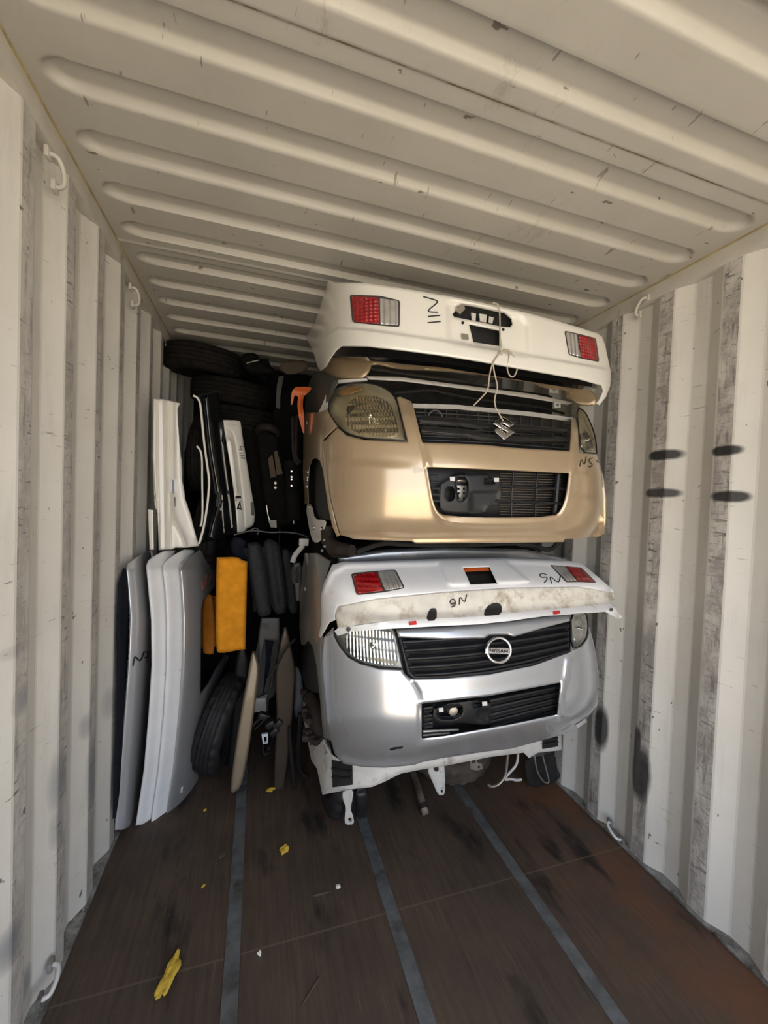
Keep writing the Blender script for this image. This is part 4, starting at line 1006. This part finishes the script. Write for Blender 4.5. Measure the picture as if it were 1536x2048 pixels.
tyre('tyre', (-.165, 2.545, .285), (math.cos(a0), -.28, -math.sin(a0)), .275, .14, 'black tyre standing tilted between the silver tailgate and the tan panel', group='loose tyres')

# exhaust pipe
pts = [atZ([(851, 1628)], .020)[0], atZ([(843, 1600)], .055)[0], atY([(832, 1562)], 2.15)[0], atY([(820, 1530)], 2.3)[0]]
t = thing('exhaust_pipe', 'rusty steel exhaust pipe stub sloping down to the floor below the silver front end', 'pipe', (pts[0][0], pts[0][1], 0))
mb = MB(); mb.tube(smooth_line([tuple(p) for p in pts], 2), .0185, 14); mb.build('pipe', mat('weathered_exhaust_steel', (.34, .28, .21), .5, .25, var=.4, scale=18), t)
mb = MB(); d = Vector(pts[1])-Vector(pts[0]); mb.lathe([(.0185, -.012), (.022, -.012), (.022, .012), (.0185, .012)], (Vector(pts[0])*.45+Vector(pts[1])*.55), d, 20); mb.build('clamp', M_rust, t)

exec_left = True
# ================================================================== left: standing tailgates
def xleft(line):
    ys = [p[1] for p in line]; xs = [p[0] for p in line]
    return lambda y: np.interp(y, ys, xs)
def tailgate(label, left, right, bottom, topL, m, Yb, extra=None, holes=(), dY=.14, pw=2.4, wpx=60., step=6, name='tailgate'):
    L_ = E(*left); f = xleft(L_)
    def Y(p):
        u = np.clip((p[:, 0]-f(p[:, 1]))/wpx, -.3, 1.5)
        base = np.interp(p[:, 1], [1100, 1140, 1300, 1650], [Yb+.16, Yb+.06, Yb+.02, Yb])
        return base+dY*np.maximum(u, 0)**pw-.03*np.exp(-(np.maximum(u, 0)/.25)**2)+.03
    srf = depth(Y)
    outl = extra or (E(*left)+E(*bottom)+E(*right[::-1])+E(*topL))
    P = srf(np.array(outl)); loc = (float(P[:, 0].mean()), float(P[:, 1].mean()), 0.0)
    t_ = thing(name, label, 'tailgate', loc, 'tailgates standing on edge')
    MB().patch(outl, srf, holes, step=step, thick=.02, roll=(4, .010)).build('outer_skin', m, t_)
    return t_, srf, f
w7, s7, _ = tailgate('silver tailgate standing on edge marked N7, closest to the left wall',
    [(160, 305), (172, 430), (185, 600), (176, 850), (150, 1200), (126, 1500), (104, 1750), (90, 1924)],
    [(330, 330), (335, 620), (325, 1000), (305, 1300), (280, 1600), (255, 1850)], [(140, 1923), (205, 1892)], [(345, 190), (295, 190), (215, 236), (172, 270)], M_silver2, 2.10, dY=.50, pw=3.0, wpx=56)
writing(w7, [E((205, 905), (215, 838), (250, 885), (272, 820)), E((278, 822), (298, 815), (290, 885)), E((275, 855), (300, 850))], s7, .0032, lift=.011)
MB().patch(E((126, 600), (134, 400), (162, 300), (190, 600), (180, 900), (150, 1250), (120, 1700), (98, 1850), (110, 1500), (124, 1100)), lambda p: atX(p, np.full(len(p), -.57)), step=12, thick=.015).build('inner_trim', M_navy, w7)
w1, s1, _ = tailgate('plain white tailgate standing on edge, beside the silver one marked N7',
    [(285, 285), (296, 400), (316, 620), (319, 900), (301, 1200), (271, 1550), (220, 1898)],
    [(420, 330), (430, 620), (430, 900), (412, 1200), (382, 1550), (335, 1862)], [(265, 1890), (312, 1872)], [(470, 185), (400, 190), (345, 217), (298, 250)], M_white2, 2.17)
w2, s2, _ = tailgate('plain white tailgate standing on edge, beside the silver one with the window opening',
    [(386, 290), (405, 450), (412, 620), (412, 900), (395, 1200), (362, 1550), (315, 1878)],
    [(530, 330), (530, 610), (525, 900), (505, 1200), (470, 1500), (430, 1840)], [(360, 1868), (402, 1852)], [(590, 185), (520, 182), (450, 221), (402, 260)], M_white2, 2.20)
n2 = E((492, 300), (505, 450), (513, 620), (510, 900), (490, 1200), (455, 1550), (405, 1846), (480, 1836), (515, 1800), (550, 1740), (590, 1680), (613, 1600), (608, 1450), (625, 1300), (652, 1200), (705, 1065), (765, 925), (800, 850), (785, 835), (745, 900), (690, 1000), (624, 1084), (626, 800), (630, 560), (642, 500), (714, 412), (722, 178), (620, 180), (540, 236), (502, 268))
wn, sn, _ = tailgate('silver tailgate with a window opening marked N2 in red, standing beside the orange foam',
    [(492, 300), (505, 450), (513, 620), (510, 900), (490, 1200), (455, 1550), (405, 1846)], [], [], [], M_silver3, 2.24, extra=n2, dY=.26, wpx=60)
writing(wn, [E((640, 432), (636, 362), (660, 425), (658, 345)), E((665, 350), (682, 335), (690, 355), (672, 395), (692, 382))], sn, .0018, mat('red_marker_ink', (.30, .04, .02), .5))
MB().patch(soft(E((503, 1660), (515, 1650), (512, 1690), (500, 1695)), 0), sn, step=4, thick=.001, lift=.003).build('paint_chip', M_white2, wn)

# ================================================================== left: upper pile
t = thing('door_pillar', 'white ribbed door pillar panel standing on top of the tailgates', 'car panel', (-.32, 2.4, 1.37))
SP = depth(lambda p: 2.36+.0010*(p[:, 0]-305))
pil = G((115, 500), (180, 503), (250, 515), (345, 540), (322, 590), (330, 750), (340, 900), (354, 1050), (360, 1200), (386, 1360), (432, 1500), (470, 1640), (506, 1757), (400, 1772), (300, 1772), (280, 1786), (160, 1792), (150, 1500), (122, 1250), (108, 1000), (110, 700))
MB().patch(pil, SP, step=4.5, thick=.02, roll=(4, .012), relief=[ridge(G((148, 505), (148, 1000), (160, 1500), (162, 1790)), 2.2, -.012), ridge(G((205, 510), (215, 1000), (225, 1780)), 2.5, .014), ridge(G((240, 520), (248, 1000), (262, 1780)), 1.8, -.012),
     ridge(G((285, 530), (288, 1180)), 3, .012), ridge(smooth_line(G((272, 1320), (276, 1490), (325, 1590), (372, 1680), (392, 1765)), 2), 4, .022), ridge(smooth_line(G((322, 590), (345, 900), (358, 1200), (388, 1380), (434, 1510), (480, 1670)), 1), 2.5, .012)]).build('panel', M_white, t)
MB().patch(G((272, 1190), (292, 1190), (293, 1312), (273, 1312)), SP, step=5, thick=.002, lift=.004).build('blue_tape', M_blue, t)
MB().patch(G((275, 1335), (302, 1342), (302, 1422), (280, 1420)), SP, step=5, thick=.006, lift=.006).build('striker', M_rust, t)
o = MB().patch(G((65, 1445), (114, 1450), (119, 1790), (82, 1792)), depth(2.40), step=6, thick=.015, roll=(3, .005)).build('sill_strip', M_white); tag(o, 'short cream sill strip against the left wall beside the ribbed white pillar', 'car panel')
tyre('tyre', (-.325, 2.86, 1.90), (1, -.12, -.06), .255, .135, 'dark tyre standing behind the ribbed white pillar panel, upper of two', M_tyreback, group='loose tyres')
tyre('tyre', (-.28, 2.78, 1.395), (1, -.10, -.10), .255, .135, 'dark tyre standing behind the foot of the ribbed white pillar panel, lower of two', M_tyreback, group='loose tyres')

t = thing('car_door', 'gloss black door shell with white weatherstrip edges, between pillar and white door', 'car door', (-.13, 2.45, 1.35))
SD = depth(lambda p: 2.40+.0028*(p[:, 0]-395))
MB().patch(G((500, 470), (660, 435), (690, 640), (720, 800), (750, 1000), (782, 1200), (812, 1400), (832, 1652), (700, 1692), (520, 1732), (560, 1550), (590, 1300), (590, 1150), (556, 900), (536, 650), (520, 520)), SD, step=5, thick=.03, roll=(4, .01),
    relief=[ridge(smooth_line(G((560, 500), (600, 900), (650, 1200), (680, 1380), (640, 1500), (600, 1680)), 2), 4, -.02), ridge(G((690, 700), (720, 1000), (760, 1300), (800, 1650)), 3, .014), plateau(G((690, 1310), (770, 1300), (810, 1620), (720, 1660)), 4, .012)]).build('shell', M_blackgl, t)
mb = MB(); mb.tube(atY(np.array(smooth_line(G((455, 475), (490, 490), (515, 540), (530, 700), (550, 900), (575, 1080), (592, 1200), (582, 1350), (562, 1500), (540, 1620), (505, 1738)), 2)), 2.385), .0058, 8); mb.build('white_edge', M_white, t)
mb = MB(); mb.tube(atY(np.array(smooth_line(G((485, 905), (515, 940), (530, 1000), (530, 1200), (535, 1400), (530, 1560), (515, 1590)), 2)), 2.395), .0050, 8); mb.build('white_edge', M_white, t)

t = thing('car_door', 'white door marked N12 leaning in the dark behind the gloss black door', 'car door', (.0, 2.55, 1.4))
SW = depth(lambda p: 2.52+.0022*(p[:, 0]-445))
MB().patch(soft(G((708, 682), (708, 682), (850, 685), (862, 715), (880, 850), (905, 1000), (930, 1150), (955, 1300), (980, 1450), (980, 1540), (962, 1590), (902, 1612), (902, 1642), (830, 1656), (830, 1656), (812, 1400), (780, 1150), (740, 900), (715, 750)), 1), SW, step=4.5, thick=.03, roll=(5, .015),
    relief=[ridge(smooth_line(G((722, 762), (780, 768), (810, 830), (850, 1100), (885, 1400), (895, 1590)), 2), 2, -.012), ridge(smooth_line(G((735, 830), (770, 850), (790, 950), (830, 1300)), 2), 2.5, .012), ridge(G((710, 715), (860, 720)), 2, -.008)]).build('shell', M_white, t)
mb = MB(); P = SW(np.array(G((958, 1440))))[0]; M3 = Matrix.Rotation(-.10, 3, 'Y'); mb.box(P, (.018, .02, .085), M3, bev=.008); mb.build('door_handle', M_greyin, t)
writing(t, [G((884, 912), (842, 906), (882, 940), (846, 936)), G((850, 968), (888, 962)), G((852, 990), (890, 985)), G((862, 1010), (868, 1002), (880, 1005), (890, 1020), (893, 1002))], SW, .0016)
MB().patch(G((815, 1335), (860, 1328), (864, 1352), (822, 1352), (826, 1372), (818, 1375)), SW, step=4, thick=.002, lift=.004).build('black_sticker', M_ink, t)
MB().patch(G((855, 1368), (868, 1452), (826, 1440)), SW, [G((854, 1395), (860, 1435), (842, 1430))], step=4, thick=.002, lift=.004).build('black_sticker', M_ink, t)

# three tyres lying on each other at the back, under the ceiling
for (px, py, Yc, z, lab) in ((407, 740, 3.10, 2.55, 'topmost lying tyre in the dark back corner, just under the ceiling'), (462, 790, 3.14, 2.36, 'second lying tyre from the top in the dark back corner'), (476, 835, 3.14, 2.18, 'third lying tyre from the top in the dark back corner')):
    x = float(atY([(px, py)], Yc)[0][0])
    tyre('tyre', (x, Yc, z), (.06, -.10, 1), .265, .165, lab, M_tyreback, group='tyres lying in the back corner')
for z in (2.0, 1.82, 1.64): pass

# ------------------------------------------------------------------ dark middle of the pile
def one(name, label, cat, outl, srf, m, thick=.05, step=8, roll=(6, .02), holes=(), relief=(), group=None, sm=1):
    o = MB().patch(soft(outl, sm) if sm else outl, srf, holes, step=step, thick=thick, roll=roll, relief=relief).build(name, m)
    return tag(o, label, cat, group)
one('seat_foam', 'orange block of seat foam standing among the dark parts', 'foam', I((120, 124), (120, 124), (270, 119), (300, 142), (340, 155), (340, 155), (336, 400), (326, 785), (326, 785), (280, 790), (140, 817), (114, 790), (112, 500)), depth(2.26), M_foam, .12, 6, (9, .035), sm=1)
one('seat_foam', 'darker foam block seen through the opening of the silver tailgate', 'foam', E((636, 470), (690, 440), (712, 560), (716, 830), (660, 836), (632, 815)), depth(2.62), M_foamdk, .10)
def cushion(label, outl, Y, seam):
    return one('seat_cushion', label, 'cushion', outl, depth(Y), M_seat, .11, 6, (12, .05), relief=[ridge(seam, 3, -.012)], group='charcoal seat cushions', sm=2)
cushion('charcoal seat cushion right beside the orange foam', I((335, 40), (360, 18), (420, 14), (446, 60), (470, 200), (512, 480), (510, 532), (450, 556), (414, 540), (380, 400), (350, 200)), 2.30, I((430, 60), (460, 250), (500, 500)))
cushion('charcoal seat cushion, second from the orange foam', I((442, 0), (540, -5), (578, 60), (600, 250), (622, 400), (620, 500), (600, 532), (530, 532), (500, 400), (478, 200)), 2.36, I((520, 10), (545, 200), (570, 480)))
cushion('dark seat cushion against the silver fender, farthest from the orange foam', I((575, 60), (640, 60), (682, 200), (702, 400), (704, 530), (626, 522), (606, 250)), 2.46, I((610, 80), (650, 300), (665, 500)))
one('navy_cloth', 'dark navy cloth bundle wedged above the orange foam', 'cloth', I((222, -25), (322, -12), (340, 60), (342, 150), (300, 142), (225, 112)), depth(2.42), M_navy, .08)
# grey centre console
t = thing('centre_console', 'dark grey plastic console trim with an open pocket below the seat cushions', 'trim', (.1, 2.4, .7))
co = I((438, 558), (572, 558), (576, 720), (562, 820), (527, 1000), (502, 1120), (480, 1232), (394, 1238), (408, 1050), (424, 850), (418, 700))
MB().patch(co, depth(2.42), [I((470, 718), (566, 730), (550, 830), (520, 980), (490, 1098), (414, 1130), (430, 950), (450, 800))], step=5, thick=.05, roll=(4, .01)).build('frame', M_greyin, t)
MB().patch(I((440, 720), (575, 725), (540, 900), (492, 1100), (410, 1135), (430, 900)), depth(2.50), step=10, thick=.03).build('pocket_liner', M_navy, t)
MB().patch(I((400, 1140), (470, 1135), (480, 1230), (392, 1240)), depth(2.41), step=8, thick=.02).build('pale_foot', mat('pale_grey_plastic', (.34, .34, .31), .5), t)
mb = MB()
for a in ((450, 608), (470, 612), (488, 616)): mb.patch(I((a[0]-5, a[1]-12), (a[0]+7, a[1]-10), (a[0]+5, a[1]+26), (a[0]-7, a[1]+24)), depth(2.415), step=5, thick=.003)
mb.build('button', M_black, t)
# tan and brown panels on edge
one('door_panel', 'tan painted panel standing on edge beside the tilted tyre', 'car panel', E((950, 800), (975, 850), (989, 910), (986, 960), (970, 1100), (936, 1350), (902, 1550), (872, 1665), (812, 1704), (808, 1650), (840, 1400), (880, 1150), (918, 950), (935, 850)), depth(lambda p: 2.34-.0010*(p[:, 1]-1300)*.35), M_tan, .018, 5, (5, .02))
one('door_panel', 'dark panel standing behind the tan one', 'car panel', E((845, 800), (900, 780), (930, 900), (900, 1150), (865, 1400), (820, 1660), (780, 1600), (815, 1300)), depth(2.55), M_black, .02)
one('door_panel', 'dull brown panel standing on edge in front of the silver fender', 'car panel', E((1150, 620), (1190, 800), (1216, 930), (1202, 1100), (1182, 1350), (1152, 1600), (1127, 1727), (1075, 1700), (1085, 1450), (1098, 1200), (1085, 1000), (1110, 800)), depth(lambda p: 2.28+.0*p[:, 0]), M_brown, .02, 5, (4, .012))
one('trim_panel', 'blue-grey trim panel upright between the brown panel and the silver front end', 'car panel', E((1205, 890), (1245, 930), (1262, 1060), (1262, 1212), (1198, 1232), (1212, 1000)), depth(2.40), mat('blue_grey_plastic', (.10, .105, .12), .5), .015)
o = MB(); o.tube(atY(np.array(smooth_line(E((1212, 738), (1150, 800), (1100, 900), (1062, 950), (1046, 1060), (1036, 1180)), 2)), 2.24), [.004]*41 if False else .006, 8)
tag(o.build('hose', M_blackmt), 'thin black hose running down across the grey console', 'hose')
o = MB(); o.tube(atY(np.array(smooth_line(E((1175, 1290), (1180, 1420), (1200, 1580), (1212, 1700)), 2)), 2.25), .010, 8, flat=.5); tag(o.build('seat_belt', M_black), 'black belt strip hanging to the floor right of the brown panel', 'strap')
o = MB(); o.tube(atY(np.array(smooth_line(E((1240, 1200), (1230, 1400), (1232, 1560), (1290, 1600)), 2)), 2.32), .012, 8); tag(o.build('cable', M_black), 'thick black cable beside the lower edge of the silver front end', 'cable')
# wiring loom with connectors
t = thing('wiring_loom', 'black wiring loom with switch stalks and a white connector near the floor', 'wiring', (.08, 2.3, .35))
mb = MB(); mb.tube(atY(np.array(smooth_line(E((950, 1280), (990, 1230), (1040, 1200), (1060, 1260), (1090, 1300), (1060, 1400), (1020, 1450)), 2)), 2.30), .010, 8)
mb.tube(atY(np.array(smooth_line(E((960, 1300), (1010, 1250), (1060, 1210), (1040, 1280), (1010, 1420), (1040, 1455)), 2)), 2.32), .007, 8); mb.build('loom', M_blackgl, t)
for (u, v) in ((1012, 1215), (1055, 1265), (1105, 1262), (1080, 1310)):
    p = atY(np.array(E((u, v))), 2.28)[0]; mb = MB(); mb.box(p, (.05, .04, .035), Matrix.Rotation(u, 3, 'Y'), bev=.008); mb.build('switch_stalk', M_black, t)
MB().patch(E((1002, 1330), (1042, 1326), (1042, 1386), (1010, 1390)), depth(2.26), [E((1018, 1346), (1034, 1344), (1034, 1378), (1018, 1380))], step=5, thick=.02).build('white_connector', mat('pale_connector', (.55, .60, .66), .3), t)
mb = MB(); mb.tube(atY(np.array(smooth_line(E((1012, 1390), (1010, 1440), (1030, 1460), (1048, 1440)), 2)), 2.27), .004, 6); mb.build('wire', M_black, t)
# things behind the doors
t = thing('seat_frame', 'dark seat frame with two brown boards standing behind the white door', 'seat frame', (.16, 2.7, 1.2))
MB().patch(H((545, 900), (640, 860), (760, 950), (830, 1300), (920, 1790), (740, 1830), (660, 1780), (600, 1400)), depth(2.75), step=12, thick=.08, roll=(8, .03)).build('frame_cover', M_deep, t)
MB().patch(H((662, 1160), (705, 1115), (745, 1335), (690, 1345)), depth(2.70), step=8, thick=.02).build('brown_board', M_card, t)
MB().patch(H((722, 1090), (752, 1075), (808, 1305), (748, 1318)), depth(2.69), step=8, thick=.02).build('brown_board', M_card, t)
for a in ((((648, 1610), (672, 1760), (735, 1830))), (((860, 1440), (900, 1660), (915, 1790)))):
    mb = MB(); mb.tube(atY(np.array(smooth_line(H(*a), 2)), 2.66), .004, 6); mb.build('frame_rail', M_alu, t)
MB().patch(H((665, 1755), (745, 1760), (748, 1830), (690, 1828)), depth(2.655), step=8, thick=.01).build('end_plate', mat('pale_end_plate', (.30, .28, .24), .5), t)
for (u, v) in ((735, 1395), (735, 1440)):
    p = atY(np.array(H((u, v))), 2.68)[0]; mb = MB(); mb.lathe([(.001, -.01), (.009, -.008), (.011, .006), (.001, .008)], p, (0, 1, 0), 14, closed=False); mb.build('bolt', M_alu, t)
t = thing('strut', 'dark coil strut with a row of pale bolts beside the gold front end', 'car part', (.27, 2.6, 1.2))
mb = MB(); mb.tube(atY(np.array(H((890, 1180), (900, 1350), (905, 1560), (915, 1760))), 2.62), .045, 12); mb.build('strut_tube', M_deep, t)
for v in (1280, 1335, 1358, 1420):
    p = atY(np.array(H((893, v))), 2.56)[0]; mb = MB(); mb.lathe([(.001, -.012), (.007, -.01), (.008, .01), (.001, .012)], p, (.2, 1, 0), 8, closed=False); mb.build('bolt', M_chrome, t)
t = thing('radiator_hose', 'pair of dull red-brown hoses beside the gold front end', 'hose', (.25, 2.55, 1.6))
mb = MB(); mb.tube(atY(np.array(smooth_line(H((905, 750), (905, 950), (915, 1150), (960, 1215)), 2)), 2.55), .010, 8); mb.build('hose_run', M_rust, t)
mb = MB(); mb.tube(atY(np.array(smooth_line(H((945, 740), (938, 950), (935, 1150), (985, 1195)), 2)), 2.54), .008, 8); mb.build('hose_run', M_rust, t)
o = MB().patch(H((770, 350), (818, 350), (800, 450), (782, 560), (782, 680), (742, 655), (745, 520), (752, 430)), depth(2.93), step=6, thick=.01).build('grey_strap', M_greyin); tag(o, 'grey plastic strip curving down beside the stacked tyres', 'strip')
o = MB().patch(soft(H((890, 520), (915, 470), (950, 455), (1085, 458), (1085, 480), (1050, 520), (1010, 550), (1000, 640), (1015, 720), (1020, 930), (1000, 890), (960, 740), (948, 620), (960, 550), (920, 535), (905, 620), (885, 640)), 1), depth(2.25), step=5, thick=.004, relief=[ridge(H((930, 480), (1050, 500)), 3, .01), ridge(H((985, 560), (975, 700)), 3, .01)]).build('orange_strap', M_orange)
tag(o, 'torn orange plastic strap hooked on the left edge of the gold front end', 'strap')
one('engine_mount', 'dark jumble of mounts and brackets on top of the lying tyres', 'car part', H((380, 190), (430, 120), (560, 130), (580, 200), (700, 260), (760, 330), (600, 340), (450, 320)), depth(2.85), M_deep, .12, 7, (8, .04))
o = MB(); o.tube(atY(np.array(H((455, 228), (520, 210), (575, 198))), 2.80), .004, 6); tag(o.build('metal_rod', M_alu), 'thin shiny rod lying across the dark mounts under the ceiling', 'rod')
one('folded_sheet', 'dull brown folded sheet on top of the pile under the ceiling', 'sheet', H((760, 260), (820, 205), (1060, 195), (1060, 300), (870, 350), (800, 310)), depth(2.70), M_card, .05)
o = MB(); o.lathe([(.055, -.02), (.075, -.02), (.08, 0), (.075, .02), (.055, .02)], atY(np.array(H((660, 900))), 2.78)[0], (.1, .35, 1), 32); tag(o.build('coil_ring', M_rust), 'dull reddish spring ring behind the white door', 'car part')
one('dark_filler', 'added black filler slab upright in the dark behind the white door', 'seat', H((380, 790), (560, 760), (640, 1000), (700, 1500), (690, 1840), (520, 1850), (500, 1500), (450, 1150)), depth(2.92), M_deep, .10)  # this slab and the next two are added to keep gaps dark
one('dark_filler', 'added black filler slab upright between the hoses and the white door', 'seat', H((700, 560), (900, 480), (1010, 600), (1010, 1800), (760, 1850), (740, 1200)), depth(3.0), M_deep, .10)
one('dark_filler', 'added black filler slab standing behind the orange foam and console', 'seat', I((-60, 430), (100, 0), (420, 0), (700, 100), (720, 900), (700, 1300), (400, 1320), (-10, 1250)), depth(3.0), M_deep, .12, 14)
o = MB(); o.tube(atY(np.array(smooth_line(H((330, 1900), (520, 1850), (680, 1880), (820, 1870), (980, 1890), (1060, 1930)), 2)), 2.40), .006, 6); o.tube(atY(np.array(smooth_line(H((480, 1860), (540, 1830), (575, 1850), (560, 1900)), 2)), 2.38), .004, 6)
tag(o.build('cable', M_black), 'loose black cables trailing above the seat cushions', 'cable')
o = MB(); pts = I((665, 160), (680, 110), (715, 70), (740, 40)); o.tube(atY(np.array(smooth_line(pts, 2)), 2.20), .014, 8); o.box(atY(np.array(I((745, 15))), 2.2)[0], (.05, .03, .04), bev=.006)
tag(o.build('plastic_clip', mat('pale_plastic_clip', (.45, .45, .42), .5)), 'pale plastic clip arm at the top of the silver fender', 'clip')
o = MB().patch(I((670, 170), (720, 160), (725, 250), (720, 440), (690, 440), (680, 330)), depth(2.30), [I((690, 200), (712, 198), (712, 300), (692, 305))], step=5, thick=.03, roll=(3, .008)).build('lamp_bracket', M_greyin); tag(o, 'dark grey bracket beside the top of the silver fender', 'bracket')

# added black boxes that keep light out of the back of the pile
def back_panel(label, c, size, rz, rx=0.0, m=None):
    t_ = thing('light_blocker', label, 'car door', (c[0], c[1], c[2]-size[2]/2), 'added light blockers at the dark back of the pile')
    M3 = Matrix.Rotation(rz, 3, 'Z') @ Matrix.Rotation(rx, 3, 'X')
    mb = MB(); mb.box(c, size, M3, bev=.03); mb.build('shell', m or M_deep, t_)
    mb = MB(); mb.box(Vector(c)+M3@Vector((0, -size[1]/2-.01, size[2]*.12)), (size[0]*.7, .03, size[2]*.28), M3, bev=.012); mb.build('blocker_ledge', M_deep, t_)
back_panel('added black light blocker standing at the dark back behind the tyres', (-.20, 3.64, 1.0), (.76, .10, 2.0), .05)
back_panel('added black light blocker standing at the dark back beside the silver front end', (.55, 3.64, 1.15), (.72, .10, 2.3), -.08)
back_panel('added black light blocker lying across the top of the dark back', (.25, 3.50, 2.36), (1.5, .12, .62), .02)
back_panel('added black light blocker standing at the back behind the stacked front ends', (1.28, 3.66, 1.2), (.74, .10, 2.4), .04)

# ================================================================== scraps on the floor
def scrap(px, lab, sx, sy, sz, rot, seed, m=M_yell):
    r2 = np.random.default_rng(seed); c = atZ([px], 0.0)[0]
    bm = bmesh.new(); bmesh.ops.create_icosphere(bm, subdivisions=3, radius=1)
    V = []
    for v in bm.verts:
        p = np.array(v.co); q = p*(1+.22*math.sin(5*p[0]+seed)+.18*math.sin(7*p[1]+2*seed)+.15*math.sin(9*p[2]+seed*3))+r2.normal(0, .05, 3)
        V.append(q*np.array([sx, sy, sz]))
    V = np.array(V); V[:, 2] -= V[:, 2].min()
    cr, sr = math.cos(rot), math.sin(rot); X = V[:, 0]*cr-V[:, 1]*sr; Yv = V[:, 0]*sr+V[:, 1]*cr
    bm.verts.ensure_lookup_table(); F = [tuple(v.index for v in f.verts) for f in bm.faces]; bm.free()
    mb = MB(); mb.add(np.c_[X+c[0], Yv+c[1], V[:, 2]], F); o = mb.build('foam_scrap', m, smooth=30)
    return tag(o, lab, 'scrap', 'yellow foam scraps on the floor')
scrap((338, 1958), 'long yellow foam scrap on the bare floor, nearest and largest', .019, .066, .014, -.30, 3)
scrap((569, 1705), 'small yellow foam scrap on the floor between the steel strips', .018, .016, .012, .5, 5)
scrap((541, 1583), 'small flat yellow scrap on the floor beside the brown panel foot', .024, .014, .008, .3, 8)
scrap((410, 1622), 'tiny yellow crumb on the floor before the silver tailgate', .007, .006, .004, .2, 11)
scrap((407, 1773), 'tiny yellow crumb on the floor near the left steel strip', .009, .004, .003, .8, 13)
scrap((444, 1711), 'small dull leaf-like scrap beside the left steel strip', .012, .020, .003, -.4, 15, M_card)
scrap((676, 1775), 'tiny white washer-like bit on the floor', .009, .009, .004, 0, 17, M_white)
scrap((519, 1909), 'tiny white crumb on the floor near the seam', .007, .007, .005, 0, 19, M_white)
scrap((168, 1824), 'small white chip on the floor by the left wall', .012, .008, .005, .6, 21, M_white)
scrap((640, 1790), 'thin brown splinter lying on the floor', .030, .004, .003, 0, 23, M_card)
scrap((626, 1978), 'thin pale splinter on the floor in the foreground', .045, .003, .003, .75, 25, M_card)
for o in TMP:
    if '_org' in o: del o['_org']
